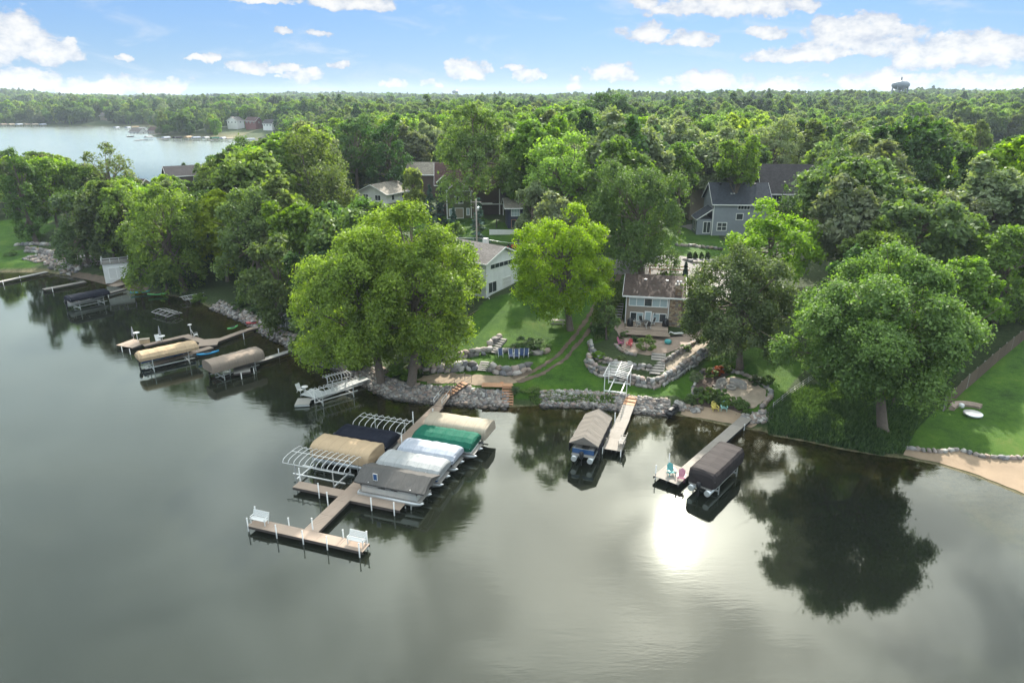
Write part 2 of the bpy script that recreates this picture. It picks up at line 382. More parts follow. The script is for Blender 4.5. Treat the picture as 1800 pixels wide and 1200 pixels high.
for n, c in dict(teal=(.06, .30, .30), aqua=(.28, .50, .44), yellow=(.55, .45, .10), pink=(.42, .13, .22), red=(.42, .04, .05), blue_sling=(.02, .045, .12), kayak_blue=(.02, .26, .50), lime=(.15, .52, .16), orange=(.5, .16, .04)).items(): paint(n, c)
LEAF = dict(bright=mat_leaf('leaf_bright', (.058, .122, .012), (.21, .31, .036), .46), mid=mat_leaf('leaf_mid', (.038, .082, .015), (.16, .235, .055), .42),
            dark=mat_leaf('leaf_dark', (.022, .055, .015), (.085, .15, .038), .38), olive=mat_leaf('leaf_olive', (.055, .095, .018), (.175, .225, .055), .45),
            pale=mat_leaf('leaf_pale', (.07, .115, .045), (.27, .295, .17), .4), spruce=mat_leaf('needle_blue', (.022, .05, .038), (.06, .105, .082), .12),
            yellow=mat_leaf('leaf_yellow', (.095, .158, .012), (.29, .37, .036), .48), lime=mat_leaf('leaf_lime', (.082, .165, .012), (.25, .37, .032), .5), rust=mat_leaf('leaf_rust', (.2, .04, .02), (.4, .07, .03)))

# ------------------------------------------------------------------ lie of the land
def W(px, py, z=0.0):
    """the point at height z that the photograph shows at pixel (px, py) of 1800 x 1200"""
    u, v = (px-900)/1200, (600-py)/1200
    f, dn = math.cos(PITCH)+v*math.sin(PITCH), math.sin(PITCH)-v*math.cos(PITCH)
    t = (CAM_H-z)/dn
    return (u*t, f*t)
def proj(x, y, z):
    zz = z-CAM_H; d = y*math.cos(PITCH)-zz*math.sin(PITCH); v = y*math.sin(PITCH)+zz*math.cos(PITCH)
    return 900+1200*x/d, 600-1200*v/d
SHORE = [(-1500, 190), (-400, 175), (-220, 160), (-131.5, 147), (-108, 140.4), (-98.4, 140.4), (-86.6, 134.7), (-77.7, 129), (-71.4, 125.3), (-64.8, 123), (-58, 119.5),
         (-52.8, 114.6), (-48.3, 110.6), (-43.9, 106.6), (-39.9, 101.7), (-36, 98), (-32.2, 94.2), (-29.7, 89.6), (-26.7, 87.5), (-24, 86.2),
         (-21, 83.4), (-18.2, 80), (-15.1, 77), (-12.5, 76.2), (-9.7, 75.6), (-6.9, 75.2), (-3.4, 74.4), (-.7, 74), (3.4, 74.6), (7.5, 74.6),
         (10.9, 74), (14.1, 73), (18.2, 72), (20.4, 71.4), (22.7, 70), (25.4, 68.4), (27.8, 68), (28.6, 66.7), (31.8, 65.4), (34.7, 63.7),
         (38.2, 62.3), (40.2, 61.8), (42.9, 60.4), (45.4, 58), (47.5, 54.7), (49.8, 50.9), (58, 38), (75, 22), (200, 0), (9000, -50)]
LAND = SHORE + [(9000, 14000), (-9000, 14000), (-9000, 300)]
BACK = [(-2500, 500), (-900, 345), (-400, 312), (-250, 287), (-175, 266), (-140, 264), (-112, 290), (-100, 335), (-108, 400), (-135, 460), (-160, 492),
        (-178, 530), (-192, 566), (-220, 600), (-262, 622), (-318, 628), (-334, 648), (-338, 700), (-400, 800), (-447, 862), (-520, 870), (-640, 868), (-1300, 900), (-2500, 1000)]
def seg_dist(P, poly, closed=False):
    A = np.array(poly, float); B = np.roll(A, -1, 0)
    if not closed: A, B = A[:-1], B[:-1]
    d2 = np.full(len(P), 1e18)
    for a, b in zip(A, B):
        ab = b-a; L = ab@ab
        if L < 1e-9: continue
        t = np.clip(((P-a)@ab)/L, 0, 1); q = P-(a+t[:, None]*ab); d2 = np.minimum(d2, (q*q).sum(1))
    return np.sqrt(d2)
def inside(P, poly):
    A = np.array(poly, float); B = np.roll(A, -1, 0); c = np.zeros(len(P), bool)
    for a, b in zip(A, B):
        if a[1] == b[1]: continue
        m = (a[1] > P[:, 1]) != (b[1] > P[:, 1])
        xi = (b[0]-a[0])*(P[:, 1]-a[1])/(b[1]-a[1])+a[0]
        c ^= m & (P[:, 0] < xi)
    return c
def sdf(P, poly):
    d = seg_dist(P, poly, True); return np.where(inside(P, poly), d, -d)
def sm(x, a, b):
    t = np.clip((x-a)/(b-a), 0, 1); return t*t*(3-2*t)
def wob(P, s, k=0):
    x, y = P[:, 0]/s, P[:, 1]/s
    return (np.sin(x*1.3+y*.7+k)+np.sin(-x*.9+y*1.7+1.3+k*2)+.6*np.sin(x*2.3-y*2.1+.7*k)+.5*np.sin(x*3.7+y*3.1+k))/3.1
# level ground: polygon, height, blend width
PADS = [([W(1076, 592, 3.2), W(1105, 600, 3.2), W(1190, 606, 3.2), W(1262, 585, 3.2), W(1262, 560, 3.2), W(1080, 556, 3.2)], 3.2, 1.2),      # house terrace
        ([W(1040, 632, 2.3), W(1060, 636, 2.3), W(1140, 645, 2.3), W(1165, 636, 2.3), W(1250, 596, 2.6), W(1255, 580, 2.6), W(1090, 590, 2.6), W(1040, 600, 2.6)], 2.55, 1.0),
        ([W(826, 640, 1.9), W(850, 646, 1.9), W(885, 650, 1.9), W(928, 645, 1.9), W(968, 622, 2.0), W(930, 618, 2.0), W(820, 622, 2.0)], 2.05, 1.2),  # chair terrace
        ([W(1228, 655, .9), W(1290, 652, .9), W(1345, 680, .9), W(1352, 700, .9), W(1325, 722, .8), W(1215, 705, .8)], .95, 1.5)]           # fire pit terrace
def height(P):
    P = np.atleast_2d(np.asarray(P, float))
    s = np.minimum(sdf(P, LAND), -sdf(P, BACK))
    k = .62 + .38*sm(P[:, 0], -60, -22) - .36*sm(P[:, 0], 26, 40) + .36*sm(P[:, 0], 70, 120)
    beach = np.maximum(sm(P[:, 0], 19.5, 21)*(1-sm(P[:, 0], 26.5, 28.5)), sm(P[:, 0], 39, 41))*(P[:, 1] < 110)
    p1 = np.interp(s, [-60, -14, -4, -1, 0, 2.2, 6, 11, 17, 21, 27, 40, 60, 100, 200], [-7, -4, -1.3, -.45, 0, 1.15, 1.5, 2.2, 3.3, 4.3, 5.8, 7.4, 8.6, 9.5, 10])
    p2 = np.interp(s, [-60, -14, -4, -1, 0, 3, 5, 9, 17, 27, 40, 60, 100, 200], [-7, -2.6, -.7, -.2, 0, .35, .8, 1.6, 2.9, 4.6, 6.2, 8, 9.5, 10])
    h = p1*(1-beach)+p2*beach
    h = np.where(h > 0, h*np.where(s > 3, k+(1-k)*np.exp(-(s-3)/6), 1), h)
    D = np.hypot(P[:, 0], P[:, 1])
    far = sm(D, 500, 2300)
    ang = P[:, 0]/np.maximum(P[:, 1], 1)
    rise = 4 + 11*sm(ang, .3, .58) + 8*np.exp(-((ang+.30)/.16)**2) + 5*wob(P, 520, 5) + 16*np.exp(-((ang+.72)/.10)**2)*sm(D, 1400, 2600)
    h = h + np.where(s > 0, far*rise*np.clip(s/120, 0, 1) + (sm(D, 180, 500)*wob(P, 160)*4.0 + sm(D, 420, 900)*wob(P, 260, 3)*7.0)*np.clip(s/80, 0, 1) + sm(s, 8, 40)*wob(P, 31, 2)*.5, 0)
    for poly, lv, bw in PADS:
        m = sm(sdf(P, poly), -bw*.6, bw*.35); h = h*(1-m)+lv*m
    return h
# irregular grid: fine near the shore and gardens, coarse far out
def axis(fine0, fine1, step, lo, hi, g=1.09):
    a = list(np.arange(fine0, fine1+step/2, step)); s = step
    while a[-1] < hi: s *= g; a.append(a[-1]+s)
    s = step; b = [a[0]]
    while b[-1] > lo: s *= g; b.append(b[-1]-s)
    return np.array(b[:0:-1]+a)
GX = axis(-62, 58, .6, -4600, 4600); GY = axis(50, 125, .6, -60, 5300, 1.075)
def grid_mesh(name, X, Y, zf, m):
    xx, yy = np.meshgrid(X, Y); P = np.stack([xx.ravel(), yy.ravel()], 1); z = zf(P)
    nx, ny = len(X), len(Y); i = np.arange(nx*ny).reshape(ny, nx)
    F = np.stack([i[:-1, :-1], i[:-1, 1:], i[1:, 1:], i[1:, :-1]], -1).reshape(-1, 4)
    return quick_mesh(name, np.column_stack([P, z]), F, m, True), P, z
def mat_ground():
    m, t, b = new_mat('ground_cover'); tc = t.new('ShaderNodeTexCoord').outputs['Object']
    lawn = t.new('ShaderNodeAttribute', attribute_name='lawn').outputs['Fac']; bed = t.new('ShaderNodeAttribute', attribute_name='bed').outputs['Fac']
    n1 = t.noise(tc, .22, 5, .65); n2 = t.noise(tc, 1.7, 5, .7); n3 = t.noise(tc, 11, 3, .7)
    g = t.ramp(t.m('ADD', t.m('MULTIPLY', n1, .55), t.m('ADD', t.m('MULTIPLY', n2, .3), t.m('MULTIPLY', n3, .25))), [(.38, (.014, .042, .004)), (.5, (.036, .092, .007)), (.6, (.058, .128, .010)), (.74, (.11, .145, .026))])
    w = t.ramp(t.m('ADD', t.m('MULTIPLY', n2, .6), t.m('MULTIPLY', n3, .4)), [(.35, (.022, .03, .012)), (.5, (.04, .065, .02)), (.68, (.075, .085, .04))])
    s = t.ramp(t.m('ADD', t.m('MULTIPLY', n2, .6), t.m('MULTIPLY', n3, .4)), [(.36, (.08, .07, .035)), (.5, (.22, .175, .10)), (.66, (.34, .28, .18))])
    c = t.mix(t.sstep(t.m('ADD', lawn, t.m('MULTIPLY', t.m('SUBTRACT', n2, .5), .5)), .35, .65), w, g)
    c = t.mix(bed, c, s); t.l.new(c, b.inputs['Base Color']); b.inputs['Roughness'].default_value = .9; b.inputs['Specular IOR Level'].default_value = .2
    bp = t.new('ShaderNodeBump'); bp.inputs['Strength'].default_value = .8; bp.inputs['Distance'].default_value = .12
    t.put(bp.inputs['Height'], t.m('ADD', t.m('MULTIPLY', n3, .6), t.noise(tc, 34, 2))); t.l.new(bp.outputs[0], b.inputs['Normal'])
    return m
M['ground'] = mat_ground()
gme, GP, GZ = grid_mesh('ground', GX, GY, height, M['ground'])
HG = GZ.reshape(len(GY), len(GX))
def H(x, y):
    """height of the ground mesh"""
    i = int(np.clip(np.searchsorted(GX, x)-1, 0, len(GX)-2)); j = int(np.clip(np.searchsorted(GY, y)-1, 0, len(GY)-2))
    a = (x-GX[i])/(GX[i+1]-GX[i]); c = (y-GY[j])/(GY[j+1]-GY[j])
    return float((HG[j, i]*(1-a)+HG[j, i+1]*a)*(1-c)+(HG[j+1, i]*(1-a)+HG[j+1, i+1]*a)*c)
def G(px, py):
    """where the line of sight through a pixel meets the ground (or the lake)"""
    u, v = (px-900)/1200, (600-py)/1200
    f, dn = math.cos(PITCH)+v*math.sin(PITCH), math.sin(PITCH)-v*math.cos(PITCH)
    t0 = t = 20.0
    while t < 4000:
        x, y, z = u*t, f*t, CAM_H-dn*t
        if z <= max(H(x, y), 0): break
        t0 = t; t *= 1.006
    for _ in range(18):
        tm = (t0+t)/2
        if CAM_H-dn*tm <= max(H(u*tm, f*tm), 0): t = tm
        else: t0 = tm
    return (u*t, f*t, max(H(u*t, f*t), 0))
def G2(px, py): return G(px, py)[:2]
LAWNS = [[(715, 672), (760, 658), (800, 625), (826, 560), (850, 530), (908, 512), (985, 505), (1062, 492), (1100, 470), (1180, 395), (1262, 408), (1275, 470), (1110, 492), (1096, 560), (1072, 590), (1040, 605), (1032, 640), (1060, 662), (1140, 682), (1190, 668), (1250, 628), (1330, 610), (1420, 640), (1380, 690), (1345, 725), (1215, 700), (1120, 702), (1040, 706), (930, 702), (860, 705), (800, 690)],
         [(1590, 792), (1602, 765), (1640, 725), (1700, 672), (1800, 595), (1960, 540), (2000, 800), (1800, 806), (1700, 796)],
         [(0, 475), (70, 470), (75, 440), (30, 438), (100, 400), (95, 372), (30, 385), (-120, 400), (-120, 470)], [(700, 395), (760, 378), (860, 385), (930, 400), (900, 430), (860, 425)],
         [(1180, 395), (1240, 395), (1290, 440), (1260, 475), (1180, 470)]]
lawn = np.zeros(len(GP))
for pl in LAWNS:
    poly = [G2(*p) for p in pl]; lawn = np.maximum(lawn, sm(sdf(GP, poly), -1.0, 1.0))
far_field = [(560, 590), (760, 560), (800, 640), (600, 660)]
lawn = np.maximum(lawn, sm(sdf(GP, far_field), -5, 5))
fattr(gme, 'lawn', lawn); fattr(gme, 'bed', sm(-GZ, -.12, .05))
tag(link('ground', gme), 'grassy lakeshore rising from the water to the woods', kind='structure')

# ------------------------------------------------------------------ water
def mat_water():
    m, t, b = new_mat('lake_water'); t.n.remove(b)
    tc = t.new('ShaderNodeTexCoord').outputs['Object']
    dep = t.new('ShaderNodeAttribute', attribute_name='depth').outputs['Fac']
    n = t.noise(tc, .11, 5, .6); n2 = t.noise(tc, .9, 5, .7)
    murk = t.mix(n, (.008, .0105, .007, 1), (.013, .015, .010, 1))
    weed = t.mix(t.sstep(n2, .4, .62), (.026, .024, .009, 1), (.009, .012, .004, 1))
    body = t.mix(t.sstep(dep, 1.0, 3.2), weed, murk)
    df = t.new('ShaderNodeBsdfDiffuse'); t.l.new(body, df.inputs[0])
    tp = t.new('ShaderNodeBsdfTransparent'); tp.inputs[0].default_value = (.62, .60, .42, 1)
    under = t.new('ShaderNodeMixShader'); t.put(under.inputs[0], t.sstep(dep, .0, 1.9)); t.l.new(tp.outputs[0], under.inputs[1]); t.l.new(df.outputs[0], under.inputs[2])
    # ripples: long low swell and patches of wind-ruffle
    mp = t.new('ShaderNodeMapping'); mp.inputs['Scale'].default_value = (.45, 1.7, 1); t.l.new(tc, mp.inputs[0])
    r1 = t.noise(mp.outputs[0], .9, 3, .55, .4); r2 = t.noise(mp.outputs[0], 3.0, 4, .62)
    patch = t.sstep(t.noise(tc, .035, 3, .5), .38, .66)
    hgt = t.m('ADD', t.m('MULTIPLY', r1, .5), t.m('MULTIPLY', r2, .2))
    bp = t.new('ShaderNodeBump'); bp.inputs['Distance'].default_value = .03
    spw = t.new('ShaderNodeSeparateXYZ'); t.l.new(tc, spw.inputs[0]); windy = t.sstep(spw.outputs[1], 190, 420)
    t.put(bp.inputs['Strength'], t.m('ADD', t.m('MULTIPLY', windy, 4.0), t.m('ADD', .10, t.m('MULTIPLY', patch, .55)))); t.put(bp.inputs['Height'], hgt)
    gl = t.new('ShaderNodeBsdfGlossy'); t.put(gl.inputs['Roughness'], t.m('ADD', .04, t.m('MULTIPLY', windy, .15))); t.l.new(bp.outputs[0], gl.inputs['Normal'])
    gl.inputs[0].default_value = (.90, .97, .91, 1)
    fr = t.new('ShaderNodeFresnel'); fr.inputs[0].default_value = 1.5; t.l.new(bp.outputs[0], fr.inputs['Normal'])
    mx = t.new('ShaderNodeMixShader'); t.l.new(fr.outputs[0], mx.inputs[0]); t.l.new(under.outputs[0], mx.inputs[1]); t.l.new(gl.outputs[0], mx.inputs[2])
    t.l.new(mx.outputs[0], t.n['Material Output'].inputs[0]); return m
WX = axis(-62, 58, 1.0, -2600, 700, 1.12); WY = axis(44, 125, 1.0, -60, 1000, 1.12)
M['water'] = mat_water()
wme, WP, _ = grid_mesh('lake_water', WX, WY, lambda P: np.zeros(len(P)), M['water'])
fattr(wme, 'depth', np.maximum(-height(WP), 0))
tag(link('lake_water', wme), 'calm lake water mirroring trees and hazy sun', kind='structure')

# ------------------------------------------------------------------ draped surfaces
def drape(name, poly, m, lift=.05, step=.7, label=None, wiggle=.0, kind='structure'):
    rs = random.Random(len(poly)*7+int(abs(poly[0][0])*10)); B = []
    for a, b in zip(poly, poly[1:]+poly[:1]):
        L = math.hypot(b[0]-a[0], b[1]-a[1]); n = max(1, int(L/step))
        for k in range(n):
            t = k/n; w = wiggle if k else wiggle*.3
            B.append((a[0]+(b[0]-a[0])*t+rs.uniform(-w, w), a[1]+(b[1]-a[1])*t+rs.uniform(-w, w)))
    xs = np.arange(min(p[0] for p in B), max(p[0] for p in B), step); ys = np.arange(min(p[1] for p in B), max(p[1] for p in B), step)
    g = np.array([(x, y) for x in xs for y in ys])
    if len(g):
        g = g[sdf(g, B) > step*.45]
    pts = [Vector(p) for p in B]+[Vector(p) for p in g]
    r = delaunay_2d_cdt(pts, [], [list(range(len(B)))], 1, 1e-4)
    V = [(v.x, v.y, H(v.x, v.y)+lift) for v in r[0]]
    me = bpy.data.meshes.new(name); me.from_pydata(V, [], [f if f else f for f in r[2]]); me.materials.append(m)
    me.polygons.foreach_set('use_smooth', [True]*len(me.polygons)); fix_normals(me)
    if len(me.polygons) and sum(p.normal.z for p in me.polygons) < 0: me.flip_normals()
    return tag(link(name, me), label, kind=kind)
def strip(pts, w):
    """polyline -> ribbon polygon; w may be a list"""
    n = len(pts); ws = w if isinstance(w, list) else [w]*n; Lp, Rp = [], []
    for i in range(n):
        a, b = pts[max(i-1, 0)], pts[min(i+1, n-1)]; d = math.hypot(b[0]-a[0], b[1]-a[1]); nx, ny = -(b[1]-a[1])/d, (b[0]-a[0])/d
        Lp.append((pts[i][0]+nx*ws[i]/2, pts[i][1]+ny*ws[i]/2)); Rp.append((pts[i][0]-nx*ws[i]/2, pts[i][1]-ny*ws[i]/2))
    return Lp+Rp[::-1]
gp = lambda *l: [G2(*p) for p in l]
TR = gp((905, 668), (945, 655), (985, 630), (1020, 590), (1046, 550), (1066, 515), (1078, 492), (1088, 474))
def offset(pts, d):
    o = strip(pts, abs(d)*2); n = len(pts); return o[:n] if d > 0 else o[n:][::-1]
for d_, nm in ((.62, 'left'), (-.62, 'right')): drape('dirt_track', strip(offset(TR, d_), [.9, .6, .5, .55, .6, .7, .9, 1.0]), M['dirt'], .05, .45, nm+' wheel rut of the dirt track curving up the lawn', .16)
drape('dirt_bank', gp((728, 668), (745, 660), (800, 656), (850, 660), (890, 663), (930, 660), (915, 672), (870, 678), (835, 677), (800, 673), (760, 674)), M['tan_dirt'], .045, .5, 'bare tan dirt along the bank below the boulder wall', .25)
drape('road', gp((1040, 458), (1150, 452), (1262, 455), (1320, 470), (1322, 486), (1240, 480), (1222, 494), (1195, 492), (1200, 482), (1130, 484), (1075, 482)), M['asphalt'], .07, 1.2, 'pale worn road behind the grey cottage')
drape('driveway', gp((1212, 500), (1216, 484), (1240, 470), (1270, 462), (1290, 480), (1285, 530), (1240, 540), (1215, 530)), M['concrete'], .11, .8, 'concrete drive beside the grey cottage')
drape('side_road', gp((1196, 398), (1225, 392), (1232, 400), (1215, 405)), M['asphalt'], .07, 1.5, 'pale lane beside the blue grey house')
drape('fire_pit_terrace', gp((1262, 684), (1268, 668), (1290, 662), (1320, 668), (1345, 684), (1348, 700), (1325, 718), (1300, 716), (1280, 702)), M['gravel'], .05, .5, 'round gravel terrace with a fire pit', .08)
drape('planting_bed', gp((1222, 672), (1240, 652), (1268, 650), (1285, 658), (1262, 668), (1258, 684), (1285, 708), (1310, 718), (1300, 726), (1230, 714), (1216, 700)), M['mulch'], .035, .5, 'dark mulched planting bed around the fire pit', .1)
drape('small_beach', gp((1196, 728), (1200, 716), (1222, 712), (1290, 722), (1325, 730), (1335, 742), (1320, 752), (1290, 746), (1245, 737)), M['sand'], .04, .5, 'small brown sand beach below two garden chairs', .08)
drape('large_beach', gp((1588, 800), (1592, 788), (1625, 793), (1655, 795), (1685, 791), (1710, 799), (1760, 806), (1830, 806), (1960, 815), (2000, 960), (1900, 905), (1800, 868), (1720, 835), (1650, 813)), M['sand'], .04, .7, 'pale sand beach at the water edge', .1)
drape('patio', gp((1098, 597), (1085, 584), (1075, 570), (1084, 558), (1095, 560), (1100, 585), (1180, 592), (1235, 578), (1250, 592), (1200, 610), (1175, 620), (1140, 625), (1110, 620), (1092, 612)), M['paver'], .05, .5, 'brown paver patio in front of the grey cottage', .05)
drape('bank_path', gp((1168, 636), (1235, 597), (1250, 600), (1192, 640), (1180, 652), (1172, 650)), M['gravel'], .05, .5, 'tan path between two boulder walls', .05)
drape('left_beach', gp((110, 488), (140, 478), (185, 486), (240, 498), (262, 505), (255, 516), (205, 505), (150, 492)), M['dirt'], .05, .8, 'brown bare bank beside the white boathouse', .2)
drape('footpath', gp((1035, 458), (1062, 452), (1100, 462), (1090, 474), (1050, 474)), M['asphalt'], .09, 1, 'shaded paved path behind the round bright green maple')

# ------------------------------------------------------------------ trees
def unit(v): return v/np.maximum(np.linalg.norm(v, axis=-1, keepdims=True), 1e-9)
def leaf_quads(C, Nrm, size, rng, asp=.62):
    """one folded-diamond leaf spray per centre"""
    n = len(C); r = unit(rng.normal(size=(n, 3))); t = unit(np.cross(Nrm, r)); b = np.cross(Nrm, t)
    s = size[:, None]
    V = np.stack([C-t*s, C+b*s*asp-Nrm*s*.12, C+t*s, C-b*s*asp-Nrm*s*.12], 1).reshape(-1, 3)
    return V, np.arange(n*4).reshape(n, 4)
def crown_data(seed, rx, rz, lobes=12, clumps=40, leaves=22, leaf=.3, shape='round', hollow=.0, open_=0.0, droop=0.0):
    rng = np.random.default_rng(seed)
    k = np.arange(lobes)+.5; ph = np.arccos(1-1.72*k/lobes); th = math.pi*(1+5**.5)*k+rng.uniform(0, 6)
    d = np.stack([np.cos(th)*np.sin(ph), np.sin(th)*np.sin(ph), np.cos(ph)], 1)+rng.normal(size=(lobes, 3))*.14
    d = unit(d)
    rad = rng.uniform(.38, .92, lobes)
    L = d*rad[:, None]*np.array([rx, rx, rz])
    lr = rng.uniform(.19, .36, lobes)*(rx*rx*rz)**(1/3)*(1.06-.25*np.clip((rad-.5)/.36, 0, 1))
    if shape == 'oval': w = 1-.30*np.clip(L[:, 2]/rz, -1, 1); L[:, :2] *= w[:, None]
    if shape == 'spread': w = 1+.22*np.clip(L[:, 2]/rz, -1, 1); L[:, :2] *= w[:, None]
    Cs, Ns, Ls = [], [], []
    for i in range(lobes):
        q = unit(rng.normal(size=(clumps, 3))+d[i]*.6+np.array([0, 0, .62]))
        fl = np.array([1.08, 1.08, .74])
        cp_ = L[i]+q*fl*lr[i]*rng.uniform(.7, 1.12, (clumps, 1))
        if open_: cp_ = cp_[rng.random(clumps) > open_]
        Cs.append(cp_); Ns.append(unit(cp_-L[i]))
    Cs = np.concatenate(Cs); Ns = np.concatenate(Ns)
    e = np.sqrt((Cs[:, 0]/rx)**2+(Cs[:, 1]/rx)**2+(Cs[:, 2]/rz)**2)
    keep = (e > .38) & (Cs[:, 2] > -rz*.98); Cs, Ns, e = Cs[keep], Ns[keep], e[keep]
    m = len(Cs); cr = (rx*rx*rz)**(1/3)*.05*rng.uniform(.7, 1.35, m)+leaf*.6
    P = np.repeat(Cs, leaves, 0)+rng.normal(size=(m*leaves, 3))*np.repeat(cr, leaves)[:, None]*np.array([.72, .72, .5])
    if droop: P[:, 2] -= np.abs(rng.normal(size=len(P)))*droop*np.repeat(e, leaves)
    nn = unit(np.repeat(Ns, leaves, 0)*.55+rng.normal(size=(m*leaves, 3))*.62+np.array([0, 0, .55]))
    kx = rx/np.percentile(np.hypot(P[:, 0], P[:, 1]), 98.5); zl, zh = np.percentile(P[:, 2], [1, 99.3])
    P[:, :2] *= kx; P[:, 2] = (P[:, 2]-zl)/(zh-zl)*2*rz-rz; L = L*np.array([kx, kx, 1]); L[:, 2] = (L[:, 2]-zl)/(zh-zl)*2*rz-rz
    sz = leaf*rng.uniform(.5, 1.4, len(P))*np.repeat(rng.uniform(.75, 1.3, m), leaves)
    V, F = leaf_quads(P, nn, sz, rng, .62 if not droop else .34)
    ti = np.clip(np.repeat(rng.uniform(0, 1, m), leaves)*.5+rng.uniform(0, 1, len(P))*.3+.3*np.repeat(np.clip(e-.45, 0, 1), leaves), 0, 1)  # tint varies at random per clump and leaf, lighter towards the crown's outside
    return V, F, np.repeat(ti, 4), L, lr
def crown_mesh(name, m, *a, **k):
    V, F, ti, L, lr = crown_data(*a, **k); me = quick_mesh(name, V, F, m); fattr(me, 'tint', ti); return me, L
def trunk_mesh(seed, h, zc, L, r0, m, lean=(0, 0), limbs=True, sides=7, forks=1):
    """tapered trunk with limbs that reach into every lobe of the crown (crown centre at height zc)"""
    rs = random.Random(seed); mb = MB(); top = zc+.25*(h-zc); k0 = .55*zc
    n = 6; cx = lambda z: (lean[0]*z/h+.02*h*math.sin(z/h*5+seed), lean[1]*z/h+.015*h*math.cos(z/h*4+seed))
    pts = [(*cx(z), z) for z in [-.4, .25, zc*.28, zc*.55, zc*.8, zc, top]]; rad = [r0*1.55, r0*1.12, r0*.92, r0*.82, r0*.62, r0*.42, r0*.12]
    mb.tube(pts, rad, sides+1)
    if limbs:
        for l in L:
            z0 = rs.uniform(.5, .95)*zc if l[2] < 0 else rs.uniform(.62, 1.05)*zc
            a = Vector((*cx(z0), z0)); b = Vector((l[0], l[1], zc+l[2])); 
            if (b-a).length < .5: continue
            mid = a.lerp(b, .5)+Vector((rs.uniform(-.3, .3), rs.uniform(-.3, .3), -.06*(b-a).length+rs.uniform(0, .4)))
            rr = r0*rs.uniform(.26, .46)
            mb.tube([a, a.lerp(mid, .5), mid, mid.lerp(b, .6), b], [rr, rr*.85, rr*.66, rr*.42, rr*.14], 5, cap=False)
            for _ in range(3):
                c = b+Vector((rs.gauss(0, 1), rs.gauss(0, 1), rs.gauss(.3, .7)))*h*.085
                mb.tube([mid.lerp(b, rs.uniform(.3, .9)), c], [rr*.35, rr*.07], 4, cap=False)
    return mb.mesh('trunk', m)
def make_tree(name, x, y, h, width, zbot, color, seed, label, group=None, dense=1.0, shape='round', leaf=.24, bark='bark', lean=(0, 0), droop=0, open_=0, z=None, r0=None, lobes=None, lv=19):
    z0 = H(x, y) if z is None else z
    rz = (h-zbot)/2; zc = zbot+rz; rx = width/2
    nl = int((lobes or np.clip(8+width*.55, 9, 26))*1.7)
    cl = int(24*dense); 
    t = thing(name, (x, y, z0), 0, label, 'tree', group)
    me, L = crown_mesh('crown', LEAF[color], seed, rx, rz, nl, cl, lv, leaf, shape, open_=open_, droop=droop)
    t.location.z = z0
    link('crown', me, t, (lean[0]*zc/h, lean[1]*zc/h, zc))
    r0 = r0 or .016*h+.012*width
    Lw = [(l[0]+lean[0]*zc/h, l[1]+lean[1]*zc/h, l[2]) for l in L]
    link('trunk', trunk_mesh(seed, h, zc, Lw, r0, M[bark], lean), t)
    return t
def tree_px(name, x0, x1, yt, yb, color, label, base=None, D=None, seed=None, **k):
    """tree from the extent of its crown in the photograph and where it stands"""
    if base: X, Y, Z = G(*base)
    else:
        u = ((x0+x1)/2-900)/1200; v = (600-(yt+yb)/2)/1200; f = math.cos(PITCH)+v*math.sin(PITCH)
        Y = D; X = u/f*D; Z = H(X, Y)
    def zat(py):
        v = (600-py)/1200; f = math.cos(PITCH)+v*math.sin(PITCH); up = v*math.cos(PITCH)-math.sin(PITCH); return CAM_H+up/f*Y
    depth = Y*math.cos(PITCH)+(CAM_H-Z-8)*math.sin(PITCH); Xc = ((x0+x1)/2-900)/1200*depth; rx = (x1-x0)/2400*depth; zt, zb = zat(yt), max(zat(yb), Z+.6)
    for _ in range(8):                         # fit the crown so that its outline spans the extent seen
        a = np.linspace(0, 2*math.pi, 24); e = np.linspace(-1.5, 1.5, 13); pts = [(Xc+rx*math.cos(p)*math.cos(q), Y+rx*math.sin(p)*math.cos(q), (zt+zb)/2+(zt-zb)/2*math.sin(q)) for p in a for q in e]
        pr = np.array([proj(*p) for p in pts]); mp_ = depth/1200; X0, X1, T, Bm = pr[:, 0].min(), pr[:, 0].max(), pr[:, 1].min(), pr[:, 1].max()
        Xc += ((x0+x1)-(X0+X1))/2*mp_; rx *= ((x1-x0)/(X1-X0))**.8; zt += (T-yt)*mp_*.8; zb += (Bm-yb)*mp_*.8; zb = max(zb, Z+.8); zt = max(zt, zb+2.5)
    width = 2*rx; h = zt-Z; zb = zb-Z; zcn = (zt-Z+zb)/2; ln = ((Xc-X)*h/zcn, 0) if base else (0, 0)
    if not base: X = Xc; Z = H(X, Y)
    return make_tree(name, X, Y, h, width, zb, color, seed if seed is not None else int(x0*3+yt), label, lean=ln, z=Z, **k)

